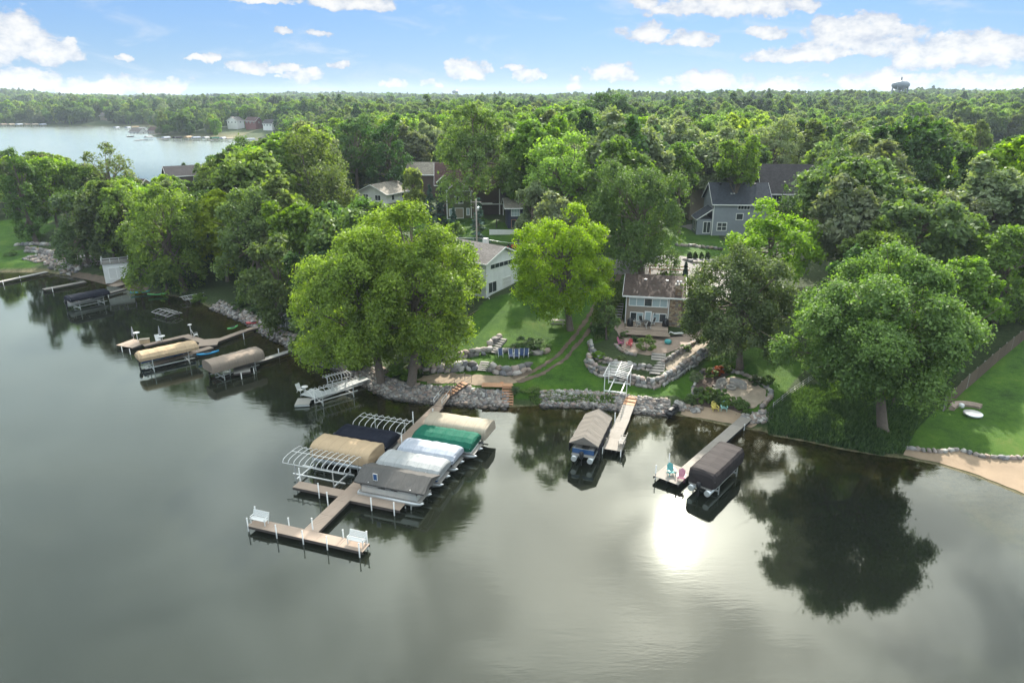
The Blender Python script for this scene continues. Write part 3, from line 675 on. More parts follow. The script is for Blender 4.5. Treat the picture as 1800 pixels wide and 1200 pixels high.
big = [
 ('maple_tree', 1362, 1742, 446, 700, 'mid', 'huge spreading green maple leaning over reeds at the lake edge', dict(base=(1545, 757), dense=2.2, leaf=.145, lobes=30, lv=52)),
 ('oak_tree', 1195, 1422, 440, 615, 'mid', 'dense green tree overhanging the right end of the grey cottage', dict(base=(1302, 642), dense=1.7, leaf=.14, lobes=20, lv=40)),
 ('cottonwood_tree', 508, 742, 392, 640, 'yellow', 'largest yellow green tree, on the bank behind the row of canopies', dict(base=(672, 676), dense=2.0, leaf=.14, lobes=22, lv=48)),
 ('cottonwood_tree', 612, 850, 364, 625, 'yellow', 'second large yellow green tree, merged with the largest one, nearer the white house', dict(base=(718, 678), dense=2.0, leaf=.14, lobes=22, lv=48)),
 ('maple_tree', 898, 1080, 369, 540, 'lime', 'round bright green maple beside the picnic table on the lawn', dict(base=(998, 579), seed=77, dense=1.6, leaf=.14, lobes=24, lv=34)),
 ('elm_tree', 1026, 1212, 288, 476, 'mid', 'tall dark tree standing right behind the brown cottage roof', dict(base=(1132, 489), dense=1.5, lobes=18, leaf=.16, lv=40)),
 ('maple_tree', 1276, 1446, 360, 492, 'bright', 'bright green tree in front of the blue grey house', dict(D=104, dense=1.2)),
 ('maple_tree', 1368, 1528, 266, 430, 'dark', 'dense dark maple beside the dark brown roof', dict(D=136, dense=1.2)),
 ('maple_tree', 1500, 1650, 282, 430, 'dark', 'second dense dark maple right of the dark brown roof', dict(D=140, dense=1.2)),
 ('ash_tree', 1462, 1640, 392, 500, 'bright', 'bright green tree rising behind the huge maple', dict(D=96, dense=1.2)),
 ('catalpa_tree', 1560, 1765, 340, 480, 'pale', 'pale flowering tree in the wood above the wooden fence', dict(D=112, dense=1.2)),
 ('ash_tree', 1690, 1850, 392, 590, 'mid', 'tall green tree with bare limbs behind the wooden fence', dict(D=93, dense=1.2)),
 ('elm_tree', 756, 918, 186, 345, 'mid', 'very tall green elm rising over the olive green house', dict(D=149, dense=1.4, shape='oval')),
 ('ash_tree', 905, 1108, 236, 376, 'bright', 'light green feathery tree between the tall elm and the dark tree', dict(D=140, dense=1.3)),
 ('willow_tree', 468, 628, 238, 410, 'olive', 'olive green weeping willow left of the white bungalow', dict(D=150, dense=1.4, droop=1.6, leaf=.34)),
 ('oak_tree', 588, 664, 206, 320, 'dark', 'dark tree behind the white bungalow, nearer the willow', dict(D=196)),
 ('oak_tree', 640, 722, 204, 320, 'dark', 'dark tree behind the white bungalow, farther from the willow', dict(D=192)),
 ('maple_tree', 588, 752, 350, 470, 'mid', 'green tree right behind the largest yellow green tree', dict(D=108)),
 ('linden_tree', 424, 548, 418, 578, 'olive', 'rounded olive green tree left of the largest yellow green tree', dict(D=100, dense=1.2)),
 ('maple_tree', 364, 520, 328, 520, 'mid', 'dense green tree on the bank above the small shed', dict(D=117, dense=1.2)),
 ('maple_tree', 192, 382, 330, 520, 'bright', 'broad bright tree overhanging the white boathouse', dict(base=(322, 512), dense=1.4)),
 ('ash_tree', 72, 205, 338, 480, 'dark', 'dark bushy tree left of the white boathouse', dict(D=141)),
 ('poplar_tree', 124, 248, 254, 350, 'olive', 'thin open tree standing out against the far lake', dict(D=172, open_=.35, dense=.8)),
 ('maple_tree', -10, 88, 264, 420, 'mid', 'green tree on the lawn at the left edge of the picture', dict(D=160)),
 ('maple_tree', 332, 452, 284, 372, 'bright', 'bright green tree in front of the dark shed roof', dict(D=150)),
 ('ash_tree', 392, 486, 242, 320, 'mid', 'green tree at the far lake end of the willow', dict(D=205)),
 ('crabapple_tree', 1310, 1416, 206, 300, 'pale', 'whitish flowering tree behind the dark brown roof', dict(D=190)),
 ('crabapple_tree', 1212, 1318, 216, 300, 'pale', 'whitish flowering tree behind the blue grey roof', dict(D=186)),
 ('maple_tree', 1254, 1342, 240, 318, 'bright', 'bright green tree just behind the blue grey roof', dict(D=152)),
 ('maple_tree', 1168, 1232, 256, 340, 'bright', 'small bright forked tree left of the blue grey roof', dict(D=150)),
 ('poplar_tree', 1524, 1592, 208, 300, 'olive', 'first of four tall olive poplars in the right-hand wood, counted from the left', dict(D=212, shape='oval')),
 ('poplar_tree', 1584, 1650, 206, 300, 'olive', 'second of four tall olive poplars in the right-hand wood, counted from the left', dict(D=208, shape='oval')),
 ('poplar_tree', 1644, 1704, 210, 300, 'olive', 'third of four tall olive poplars in the right-hand wood, counted from the left', dict(D=210, shape='oval')),
 ('poplar_tree', 1696, 1752, 214, 300, 'olive', 'fourth of four tall olive poplars in the right-hand wood, counted from the left', dict(D=206, shape='oval')),
 ('birch_tree', 704, 750, 298, 388, 'yellow', 'slender yellow green birch right of the white bungalow', dict(D=158, shape='oval')),
 ('walnut_tree', 1018, 1124, 168, 260, 'dark', 'dark round tree standing highest on the skyline', dict(D=330, leaf=.5)),
 ('alder_tree', 240, 335, 440, 525, 'mid', 'low bushy tree beside the white boathouse', dict(D=124)),
 ('plum_tree', 1042, 1090, 520, 600, 'mid', 'slim young tree left of the cottage steps', dict(base=(1064, 596), leaf=.15, open_=.4, dense=.6)),
 ('serviceberry_tree', 1400, 1475, 500, 560, 'dark', 'dark understorey tree behind the huge maple', dict(D=88)),
 ('maple_tree', 1700, 1830, 290, 400, 'mid', 'leafy green tree at the right picture edge below the poplars', dict(D=150)),
 ('ash_tree', 1540, 1700, 470, 560, 'dark', 'dark leafy tree hidden behind the huge maple', dict(D=84)),
 ('ash_tree', 752, 838, 396, 530, 'mid', 'green tree covering the left side of the white house', dict(D=98)),
 ('alder_tree', 505, 620, 545, 640, 'mid', 'bushy waterside tree beside the small shed', dict(base=(590, 622))),
 ('maple_tree', 905, 965, 320, 410, 'pale', 'pale feathery tree beside the navy house', dict(D=130)),
]
for nm, a, b, c, d, colr, lab, kw in big: tree_px(nm, a, b, c, d, colr, lab, **kw)

def conifer(x, y, h, w, seed, label, color='spruce', group=None):
    z = H(x, y); t = thing('spruce_tree', (x, y, z), 0, label, 'tree', group); rng = np.random.default_rng(seed)
    n = 90; zz = rng.uniform(.06, .98, n)**1.0*h; C = []; Nn = []
    for k in range(n):
        R0 = w/2*(1-zz[k]/h)**.9*rng.uniform(.8, 1.1); a = rng.uniform(0, 6.283); m = int(10+24*R0/(w/2))
        s = np.sqrt(rng.uniform(.02, 1, m))
        p = np.stack([np.cos(a)*R0*s+rng.normal(size=m)*.16*R0, np.sin(a)*R0*s+rng.normal(size=m)*.16*R0, zz[k]-.22*R0*s+rng.normal(size=m)*.06], 1)
        C.append(p); Nn.append(unit(rng.normal(size=(m, 3))*.4+np.array([np.cos(a)*.4, np.sin(a)*.4, .8])))
    C = np.concatenate(C); Nn = np.concatenate(Nn)
    V, F = leaf_quads(C, Nn, rng.uniform(.18, .4, len(C)), rng, .5); me = quick_mesh('crown', V, F, LEAF[color]); fattr(me, 'tint', np.repeat(rng.uniform(0, 1, len(C)), 4))
    link('crown', me, t); mb = MB(); mb.tube([(0, 0, -.3), (0, 0, h*.5), (0, 0, h*.97)], [.2, .12, .02], 7); mb.build('trunk', M['bark'], t)
    return t
def spruce_px(px, yt, yb, w, D, seed, label, color='spruce'):
    v = (600-yb)/1200; f = math.cos(PITCH)+v*math.sin(PITCH); X = (px-900)/1200/f*D; z = H(X, D)
    v = (600-yt)/1200; h = CAM_H+(v*math.cos(PITCH)-math.sin(PITCH))/(math.cos(PITCH)+v*math.sin(PITCH))*D-z
    depth = D*math.cos(PITCH)+(CAM_H-z)*math.sin(PITCH)
    conifer(X, D, max(h, 3), w/1200*depth, seed, label, color)
spruce_px(757, 322, 390, 34, 146, 1, 'blue spruce left of the olive green house')
spruce_px(798, 362, 415, 30, 128, 2, 'small blue spruce in front of the olive green house')
spruce_px(842, 345, 420, 46, 124, 3, 'tall blue spruce beside the utility pole')
spruce_px(775, 318, 380, 26, 150, 4, 'narrow blue spruce against the olive house wall')
spruce_px(729, 244, 310, 34, 215, 5, 'dark pointed conifer behind the beige roofs')
spruce_px(1203, 478, 500, 9, 108, 6, 'tiny dwarf conifer behind the cottage chimney')

# leafless grey tree
def bare_tree(x, y, h, label):
    z = H(x, y); t = thing('bare_tree', (x, y, z), 0, label, 'tree'); rs = random.Random(4); mb = MB(); tw = MB()
    mb.tube([(0, 0, -.3), (.1, 0, h*.3), (0, .1, h*.6)], [.22, .17, .1], 7)
    for k in range(16):
        a = k*2.4; b0 = Vector((0, 0, h*rs.uniform(.35, .6))); b1 = Vector((math.cos(a)*h*.32*rs.uniform(.5, 1), math.sin(a)*h*.32*rs.uniform(.5, 1), h*rs.uniform(.65, .95)))
        mb.tube([b0, b0.lerp(b1, .5)+Vector((0, 0, -.2)), b1], [.09, .06, .03], 5)
        for j in range(7):
            c = b0.lerp(b1, rs.uniform(.4, 1)); tw.tube([c, c+Vector((rs.gauss(0, 1), rs.gauss(0, 1), rs.uniform(.2, 1.5)))*h*.09], [.035, .012], 4, cap=False)
    mb.build('trunk', M['bark_pale'], t); tw.build('crown', M['bark_pale'], t)
_v = W(515, 372, 9); bare_tree(_v[0]*128/_v[1], 128, 11, 'leafless grey tree below the weeping willow')

# ---- woods: every tree that can be told apart, then one distant mass
protos = []
kinds = ['mid', 'bright', 'dark', 'olive', 'mid', 'bright', 'pale', 'dark', 'mid', 'yellow']
for i, kc in enumerate(kinds):
    rx = [5.2, 6.2, 5.6, 3.9, 7.0, 5.0, 5.6, 4.1, 6.4, 4.6][i]; rz = [5.6, 5.2, 6.2, 7.0, 5.0, 6.4, 4.8, 7.2, 5.6, 6.2][i]
    me, L = crown_mesh('crown', LEAF[kc], 900+i, rx, rz, 24, 20, 22, .32, ['round', 'oval', 'spread'][i % 3])
    tm = trunk_mesh(900+i, 15.5, 15.5-rz, L, .3, M['bark'], sides=5)
    protos.append((me, tm, 15.5-rz, rx, rz))
SKYL = [(0, 270), (80, 268), (120, 285), (150, 300), (228, 318), (250, 332), (262, 330), (300, 290), (330, 296), (400, 264), (450, 250), (480, 240), (540, 216), (620, 206), (700, 200), (850, 192), (950, 190), (1018, 184), (1150, 186), (1300, 192), (1400, 208), (1500, 214), (1560, 210), (1680, 214), (1800, 240), (1900, 240)]
KEEP = [(622, 318, 716, 364, 180), (722, 290, 786, 308, 188), (778, 318, 830, 392, 165), (880, 352, 925, 408, 140), (818, 425, 912, 530, 118), (1185, 340, 1262, 420, 142), (1240, 312, 1362, 412, 150), (1335, 290, 1412, 358, 175),
        (1040, 448, 1300, 500, 118), (300, 288, 350, 306, 225), (1120, 470, 1260, 600, 110), (905, 395, 930, 412, 125), (862, 400, 920, 440, 128), (0, 380, 110, 470, 165), (1740, 214, 1800, 240, 560)]
rng = np.random.default_rng(11)
NOTREE = [[G2(*p) for p in pl] for pl in LAWNS]
houses_xy = []                                   # filled with (x, y, radius)
def house_spot(px, py, D, r): v = W(px, py, 8); houses_xy.append((v[0]*D/v[1], D, r))
for a in [(668, 345, 186, 11), (752, 300, 194, 11), (803, 350, 160, 13), (905, 375, 136, 7), (865, 480, 112, 11), (1295, 370, 141, 13), (1375, 320, 172, 12), (575, 396, 140, 7), (325, 300, 232, 9), (145, 330, 218, 8), (1150, 540, 98, 11), (1110, 470, 116, 9), (1240, 480, 112, 9)]: house_spot(*a)
big_xy = [(o.location.x, o.location.y) for o in bpy.data.objects if o.parent is None and o.get('category') == 'tree']
cand = []
def spaced(x0, x1, y0, y1, s):
    out = []
    for yy in np.arange(y0, y1, s):
        for xx in np.arange(x0, x1, s): out.append((xx+rng.uniform(-.42, .42)*s, yy+rng.uniform(-.42, .42)*s))
    return np.array(out)
C1 = np.concatenate([spaced(-120, -20, 84, 190, 6.5), spaced(-20, 250, 62, 180, 8.2), spaced(-250, -120, 120, 180, 8), spaced(-330, 330, 180, 420, 10)])
s_ = np.minimum(sdf(C1, LAND), -sdf(C1, BACK)); C1 = C1[s_ > 3.5]
for pl in NOTREE: C1 = C1[sdf(C1, pl) < -2.5]
sites = []
skx, sky_ = zip(*SKYL)
for x, y in C1:
    if abs(x) > y*.80+6: continue
    if any((x-a)**2+(y-b)**2 < r*r for a, b, r in houses_xy): continue
    if y < 200 and any((x-a)**2+(y-b)**2 < 24 for a, b in big_xy): continue
    z = H(x, y); i = int(rng.integers(len(protos))); sc = rng.uniform(.75, 1.5)
    if y < 100: sc *= .62
    px, py = proj(x, y, z+15.5*sc); lim = np.interp(px, skx, sky_)
    tries = 0
    while py < lim and sc > .5: sc *= .93; px, py = proj(x, y, z+15.5*sc)
    if py < lim-3: continue
    rxp = 1200*protos[i][3]*sc/(y*.95); yb = proj(x, y, z+3)[1]
    if any(y < k[4] and px+rxp > k[0] and px-rxp < k[2] and yb > k[1] and py < k[3] for k in KEEP): continue
    if 1000 < px < 1250 and y < 125: continue
    sites.append((rxp*(yb-py), x, y, z, i, sc))
sites.sort(reverse=True)
ZONE = lambda x, y: 0 if x < -28 and y < 200 else (1 if x > 45 and y < 150 else (2 if x > 20 else 3))
ZL = [('leafy tree in the thick belt along the left-hand shore', 'trees of the left-hand shore'), ('leafy tree in the shady wood along the wooden fence', 'trees along the wooden fence'),
      ('leafy tree in the wood behind the blue grey house', 'trees behind the blue grey house'), ('leafy tree in the wood behind the lakeside houses', 'trees behind the lakeside houses')]
MARKS = [(668, 340, 'the white bungalow'), (752, 298, 'the beige roofs'), (803, 345, 'the olive green house'), (905, 370, 'the navy house'), (865, 460, 'the white house'), (1295, 365, 'the blue grey house'), (1375, 315, 'the dark brown roof'), (1545, 560, 'the huge maple'), (1640, 230, 'the four tall poplars'), (545, 310, 'the weeping willow'), (835, 270, 'the very tall elm'), (1070, 210, 'the highest skyline tree'),
         (1010, 300, 'the light green feathery tree'), (1130, 370, 'the tall dark tree'), (215, 465, 'the white boathouse'), (670, 500, 'the largest yellow green tree'), (185, 300, 'the thin open tree'), (330, 298, 'the dark shed roof'), (40, 340, 'the left-edge lawn tree'), (1660, 410, 'the pale flowering tree'), (1760, 480, 'the tall tree with bare limbs'), (1480, 340, 'the dense dark maple'), (1730, 650, 'the wooden fence'), (450, 480, 'the olive rounded tree'), (1360, 250, 'the whitish flowering tree')]
CW = dict(mid='green', bright='light green', dark='dark green', olive='olive', pale='pale', yellow='yellow green')
ORD = ['closest', 'second closest', 'third closest', 'fourth closest', 'fifth closest', 'sixth closest', 'seventh closest', 'eighth closest', 'ninth closest', 'tenth closest']+['%dth closest' % n for n in range(11, 90)]
tl = {}
for k, (_, x, y, z, i, sc) in enumerate(sites[:260]):
    px, py = proj(x, y, z+10*sc); d, mk = min((math.hypot((px-a), (py-b)*1.6), (a, b, n)) for a, b, n in MARKS)
    dx, dy = px-mk[0], py-mk[1]; rel = ('left of' if dx < 0 else 'right of') if abs(dx) > 1.3*abs(dy) else ('behind' if dy < 0 else 'in front of')
    tl.setdefault((mk[2], rel), []).append((d, k))
TLAB = {}
for (mk, rel), l in tl.items():
    for n, (d, k) in enumerate(sorted(l)): TLAB[k] = f"{CW[kinds[sites[k][4]]]} tree, {ORD[n]} wood tree {rel} {mk}"
for k, (_, x, y, z, i, sc) in enumerate(sites[:260]):
    grp = ZL[ZONE(x, y)][1]; lab = TLAB[k]
    t = thing('broadleaf_tree', (x, y, z), float(rng.uniform(0, 6.28)), lab, 'tree', grp); t.scale = (sc*rng.uniform(.92, 1.12), sc*rng.uniform(.92, 1.12), sc)
    link('crown', protos[i][0], t, (0, 0, protos[i][2])); link('trunk', protos[i][1], t)
def scatter_forest(name, pts, label, idx):
    """one far mass of trees: crowns of the woods' own trees instanced on points"""
    P = np.array([p[:3] for p in pts]); me = bpy.data.meshes.new(name); me.from_pydata(P.tolist(), [], [])
    fattr(me, 'sc', [p[3] for p in pts]); fattr(me, 'rz', rng.uniform(0, 6.28, len(pts)))
    o = tag(link(name, me), label, 'woodland', kind='stuff')
    ng = bpy.data.node_groups.new(name, 'GeometryNodeTree'); ng.interface.new_socket('Geometry', in_out='INPUT', socket_type='NodeSocketGeometry'); ng.interface.new_socket('Geometry', in_out='OUTPUT', socket_type='NodeSocketGeometry')
    n = ng.nodes; l = ng.links; gi = n.new('NodeGroupInput'); go = n.new('NodeGroupOutput'); ip = n.new('GeometryNodeInstanceOnPoints'); jo = n.new('GeometryNodeJoinGeometry')
    for src in idx:
        oi = n.new('GeometryNodeObjectInfo'); oi.inputs[0].default_value = src; oi.inputs[1].default_value = True; l.new(oi.outputs['Geometry'], jo.inputs[0])
    ip.inputs['Pick Instance'].default_value = True
    ri = n.new('FunctionNodeRandomValue'); ri.data_type = 'INT'; ri.inputs[4].default_value = 0; ri.inputs[5].default_value = len(idx)-1
    l.new(ri.outputs[2], ip.inputs['Instance Index'])
    a1 = n.new('GeometryNodeInputNamedAttribute'); a1.inputs[0].default_value = 'sc'; l.new(a1.outputs[0], ip.inputs['Scale'])
    a2 = n.new('GeometryNodeInputNamedAttribute'); a2.inputs[0].default_value = 'rz'; cx = n.new('ShaderNodeCombineXYZ'); l.new(a2.outputs[0], cx.inputs[2]); l.new(cx.outputs[0], ip.inputs['Rotation'])
    l.new(gi.outputs[0], ip.inputs['Points']); l.new(jo.outputs[0], ip.inputs['Instance']); l.new(ip.outputs[0], go.inputs[0])
    md = o.modifiers.new('scatter', 'NODES'); md.node_group = ng
    return o
srcs = []; seen = set()
for o in bpy.data.objects:
    if o.parent and o.parent.name.startswith('broadleaf_tree') and o.name.startswith('crown') and o.data.name not in seen: seen.add(o.data.name); srcs.append(o)
far = [(x, y, z+protos[i][2]*sc, sc) for (_, x, y, z, i, sc) in sites[260:]]
for (y0, y1, s, k) in [(420, 900, 10.5, 1.05), (900, 1700, 12.5, 1.05), (1700, 3200, 17, 1.05), (3200, 5000, 28, 1.15)]:
    Cc = spaced(-y1*.82, y1*.82, y0, y1, s); Cc = Cc[np.abs(Cc[:, 0]) < Cc[:, 1]*.82+10]
    sv = np.minimum(sdf(Cc, LAND), -sdf(Cc, BACK)); Cc = Cc[(sv > 5) & (sdf(Cc, far_field) < -3)]
    FH = [((px_-900)/1200*D_/1.044, D_) for px_, D_ in ((232, 700), (262, 690), (408, 668), (440, 655), (470, 640), (182, 905))]
    Cc = Cc[[not any(abs(p[0]-a*p[1]/b) < 9 and b-70 < p[1] < b+10 for a, b in FH) for p in Cc]]
    hz = height(Cc)
    for (x, y), z in zip(Cc, hz):
        sc = float(rng.uniform(.55, 1.5))*k*(1+.25*math.sin(x/37)*math.sin(y/51)); far.append((x, y, z+8.2*sc*.92, sc))
scatter_forest('far_woodland', far, 'distant green woodland reaching to the horizon', srcs)

# ------------------------------------------------------------------ stones
def stone_mesh(seed, flat=1.0):
    rs = random.Random(seed); bm = bmesh.new(); bmesh.ops.create_cube(bm, size=1); bmesh.ops.subdivide_edges(bm, edges=bm.edges, cuts=1, use_grid_fill=True)
    off = [Vector((rs.uniform(-1, 1), rs.uniform(-1, 1), rs.uniform(-1, 1))) for _ in range(4)]
    for v in bm.verts:
        c = v.co.copy(); n = c.normalized(); c = c.lerp(n*.60, .62)
        for o in off: c *= 1+.16*math.sin(3*c.dot(o)*2+o.x*5)
        v.co = c+Vector((rs.uniform(-.05, .05), rs.uniform(-.05, .05), rs.uniform(-.04, .04)))
    me = bpy.data.meshes.new('boulder'); bm.to_mesh(me); bm.free(); me.polygons.foreach_set('use_smooth', [True]*len(me.polygons)); me.materials.append(M['stone']); return me
STONES = [stone_mesh(i) for i in range(8)]
def resample(P, step, closed=False):
    out = []; acc = 0
    for a, b in zip(P, P[1:]):
        a, b = Vector(a), Vector(b); L = (b-a).length; d = (b-a)/L if L else a*0; t = acc
        while t < L: out.append((a+d*t, d)); t += step() if callable(step) else step
        acc = t-L
    return out
def boulder_wall(pts, size, courses, label, base=None, name='boulder_wall', cat='wall', raw=False):
    rs = random.Random(int(pts[0][0])*3+len(pts)); P = pts if raw else [G2(*p) for p in pts]
    c = P[len(P)//2]; z0 = H(*c); t = thing(name, (c[0], c[1], z0), 0, label, cat); t['kind'] = 'thing'
    for k in range(courses):
        for (p, d) in resample([(q[0], q[1], 0) for q in P], lambda: size*rs.uniform(.95, 1.3)):
            n = Vector((-d.y, d.x, 0)); n = n if n.y > 0 else -n
            q = p+n*(.22*size*k+rs.uniform(-.06, .06)*size)+d*rs.uniform(0, .5)*size*(k % 2)
            w = size*rs.uniform(.95, 1.35); hh = size*rs.uniform(.75, 1.05)
            zz = min(H(q.x, q.y), H(q.x-n.x*.4, q.y-n.y*.4))+(base or 0)+size*.30+k*size*.62
            link('boulder', rs.choice(STONES), t, (q.x-c[0], q.y-c[1], zz-z0), (rs.uniform(-.12, .12), rs.uniform(-.12, .12), math.atan2(d.y, d.x)+rs.uniform(-.2, .2)), (w, size*rs.uniform(.8, 1.05), hh))
    return t
boulder_wall([(722, 655), (752, 654), (785, 653), (815, 650), (840, 647)], .85, 2, 'long two-course boulder wall under the largest yellow green tree')
boulder_wall([(861, 651), (874, 656), (892, 659), (910, 657), (931, 650)], .8, 2, 'curved boulder wall below the row of blue chairs')
boulder_wall([(808, 632), (824, 627), (840, 624), (857, 623)], .75, 2, 'upper boulder wall left of the stone garden steps')
boulder_wall([(862, 606), (870, 600), (880, 594)], .9, 1, 'large boulders beside the upper stone steps')
boulder_wall([(874, 619), (892, 618), (912, 619), (930, 621), (945, 623), (966, 618)], .8, 1, 'row of boulders right behind the blue chairs')
boulder_wall([(1030, 636), (1036, 650), (1052, 660), (1075, 666), (1100, 672), (1125, 679), (1148, 682), (1166, 677), (1184, 665), (1205, 651), (1226, 637), (1244, 624)], .62, 3, 'long curving boulder wall around the cottage garden')
boulder_wall([(1036, 604), (1040, 620), (1050, 631), (1072, 637), (1096, 642), (1120, 647), (1142, 649)], .55, 2, 'upper boulder wall holding the cottage flower bed')
boulder_wall([(1166, 640), (1182, 630), (1200, 619), (1218, 608), (1236, 597)], .5, 2, 'low boulder wall right of the cottage steps')
boulder_wall([(1082, 607), (1090, 616), (1102, 622), (1116, 625)], .45, 1, 'short stone edge by the two red chairs')
boulder_wall([(1224, 668), (1228, 656), (1240, 649), (1258, 645), (1280, 648), (1300, 654), (1322, 662), (1342, 672), (1356, 686), (1354, 700), (1340, 716)], .6, 1, 'ring of stones round the fire pit terrace')
boulder_wall([(1216, 698), (1218, 684), (1222, 672)], .35, 1, 'thin stone edging between bright lawn and planting bed', name='stone_edging', cat='edging')
boulder_wall([(1590, 788), (1608, 791), (1625, 793), (1655, 795), (1672, 792), (1688, 791), (1710, 799), (1735, 804), (1765, 806), (1800, 806), (1840, 808)], .5, 1, 'pale stone edging between right-hand lawn and beach', name='stone_edging', cat='edging')
boulder_wall([(1190, 432), (1215, 433), (1240, 436), (1272, 440)], .75, 1, 'boulder row on the lawn below the blue grey house')
boulder_wall([(1203, 458), (1216, 462), (1240, 465)], .7, 1, 'short boulder row by the road edge planting')
boulder_wall([(30, 432), (60, 430), (95, 432)], .9, 1, 'upper stone row on the left-hand garden slope')
boulder_wall([(48, 443), (75, 446), (110, 455)], .9, 2, 'middle stone wall on the left-hand garden slope')
boulder_wall([(80, 455), (110, 464), (140, 475)], .9, 1, 'lower stone row near the left-hand bank')
def riprap(name, pts, w0, w1, n, label, smin=.2, smax=.52, seed=1):
    rng2 = np.random.default_rng(seed); A = np.array(pts, float); seg = np.diff(A, axis=0); Ls = np.hypot(seg[:, 0], seg[:, 1]); cum = np.concatenate([[0], np.cumsum(Ls)])
    base = [np.array([v.co[:] for v in s.vertices]) for s in STONES]; fc = [np.array([p.vertices[:] for p in s.polygons]) for s in STONES]
    V, F, T = [], [], []; off = 0
    for _ in range(n):
        q = rng2.uniform(0, cum[-1]); i = min(np.searchsorted(cum, q)-1, len(seg)-1); i = max(i, 0); tt = (q-cum[i])/Ls[i]
        nx, ny = -seg[i][1]/Ls[i], seg[i][0]/Ls[i]
        w = rng2.uniform(w0, w1); x, y = A[i][0]+seg[i][0]*tt+nx*w, A[i][1]+seg[i][1]*tt+ny*w
        s = rng2.uniform(smin, smax)**1.0*(1.15 if rng2.random() < .15 else .9); k = rng2.integers(8)
        a = rng2.uniform(0, 6.28); B = base[k]*np.array([s*1.2, s, s*.75]); ca, sa = math.cos(a), math.sin(a)
        tl = rng2.uniform(-.5, .5); ct, st = math.cos(tl), math.sin(tl); B = np.stack([B[:, 0]*ct+B[:, 2]*st, B[:, 1], -B[:, 0]*st+B[:, 2]*ct], 1)
        V.append(np.stack([B[:, 0]*ca-B[:, 1]*sa+x, B[:, 0]*sa+B[:, 1]*ca+y, B[:, 2]+H(x, y)+s*.16], 1)); F.append(fc[k]+off); off += len(B); T.append(np.full(len(B), rng2.random()))
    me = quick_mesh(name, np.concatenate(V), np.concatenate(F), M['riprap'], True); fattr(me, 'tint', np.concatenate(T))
    return tag(link(name, me), label, 'riprap', kind='stuff')
S = lambda a, b: [p for p in SHORE if a <= p[0] <= b]
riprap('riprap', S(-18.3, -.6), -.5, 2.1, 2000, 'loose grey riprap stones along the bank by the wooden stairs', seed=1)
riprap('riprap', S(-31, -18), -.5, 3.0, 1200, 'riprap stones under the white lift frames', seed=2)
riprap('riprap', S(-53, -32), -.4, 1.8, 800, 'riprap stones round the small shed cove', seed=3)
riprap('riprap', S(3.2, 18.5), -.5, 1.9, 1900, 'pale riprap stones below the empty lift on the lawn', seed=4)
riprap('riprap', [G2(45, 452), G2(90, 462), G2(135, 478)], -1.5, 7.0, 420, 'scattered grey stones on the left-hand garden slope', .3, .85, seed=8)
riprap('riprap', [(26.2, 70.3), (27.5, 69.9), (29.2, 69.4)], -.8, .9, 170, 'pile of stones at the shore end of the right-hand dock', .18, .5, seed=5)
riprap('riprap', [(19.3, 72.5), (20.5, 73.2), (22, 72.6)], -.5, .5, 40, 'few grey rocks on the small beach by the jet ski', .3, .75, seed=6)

# ------------------------------------------------------------------ docks
_pan = {}
def panel_mesh(w, L, m):
    k = (round(w, 2), round(L, 2), m.name)
    if k not in _pan:
        mb = MB(); n = max(2, int(L/.2)); s = L/n
        for i in range(n): mb.box((0, -L/2+s*(i+.5), 0), (w, s*.93, .04))
        mb.box((0, 0, -.028), (w*.97, L*.97, .012))
        _pan[k] = mb.mesh('deck_panel', m)
    return _pan[k]
def dock(label, segs, z=.55, m='deck', posts=(), side='beam', panel=2.4, name='dock', postmat='pipe', ptop=.75, pbot=-1.3):
    o = segs[0][0]; t = thing(name, (o[0], o[1], 0), 0, label, 'dock')
    for si, (a, b, w) in enumerate(segs):
        z_a = a[2] if len(a) > 2 else z; z_b = b[2] if len(b) > 2 else z
        A, B = Vector((a[0], a[1], z_a)), Vector((b[0], b[1], z_b)); L = (B-A).length; d = (B-A)/L; rz = math.atan2(d.y, d.x)-math.pi/2; pit = math.asin(d.z)
        n = max(1, round(L/panel)); pl = L/n
        for k in range(n):
            c = A+d*pl*(k+.5); link('deck_panel', panel_mesh(w, pl-.02, M[m]), t, (c.x-o[0], c.y-o[1], c.z+si*.004), (pit, 0, rz))
        nn = Vector((-d.y, d.x, 0)).normalized()
        for s in (-1, 1):
            mb = MB(); q = Vector((o[0], o[1], 0)); e = nn*s*(w/2-.03)-Vector((0, 0, .15+si*.003)); mb.bar(A+e-q, B+e-q, .05, .22); mb.build('side_beam', M[side], t)
    for p in posts:
        mb = MB(); h = p[2] if len(p) > 2 else ptop
        mb.tube([(0, 0, pbot), (0, 0, z+h)], .055, 8); mb.lathe([(.075, z+h-.02), (.075, z+h+.03), (.03, z+h+.06)], 8); mb.build('post', M[postmat], t, (p[0]-o[0], p[1]-o[1], 0))
    return t
A0 = R(-18.6); EX = Vector((math.cos(A0), math.sin(A0))); EY = Vector((-math.sin(A0), math.cos(A0))); DO = Vector((-17.1, 48.15))
def DL(x, y): q = DO+EX*x+EY*y; return (q.x, q.y)
wy = 26.3
posts = [DL(-5.5, .55)+(1.2,), DL(-5.5, -.55), DL(-2.6, -.6), DL(-2.2, .6), DL(.05, .75)+(1.1,), DL(.0, -.6), DL(2.3, -.6), DL(3.1, .6), DL(5.4, .5)+(1.2,), DL(5.3, -.6), DL(-.9, 4.5)+(1.2,), DL(-5.5, 6.95)+(1.4,), DL(-2.7, 5.8)+(1.0,),
         DL(2.9, 5.55), DL(5.2, 5.5), DL(5.6, 6.85)+(1.3,), DL(.8, 15.6)+(1.7,), DL(-.8, 21.4)+(1.4,), DL(.8, 23.2)+(1.2,)]
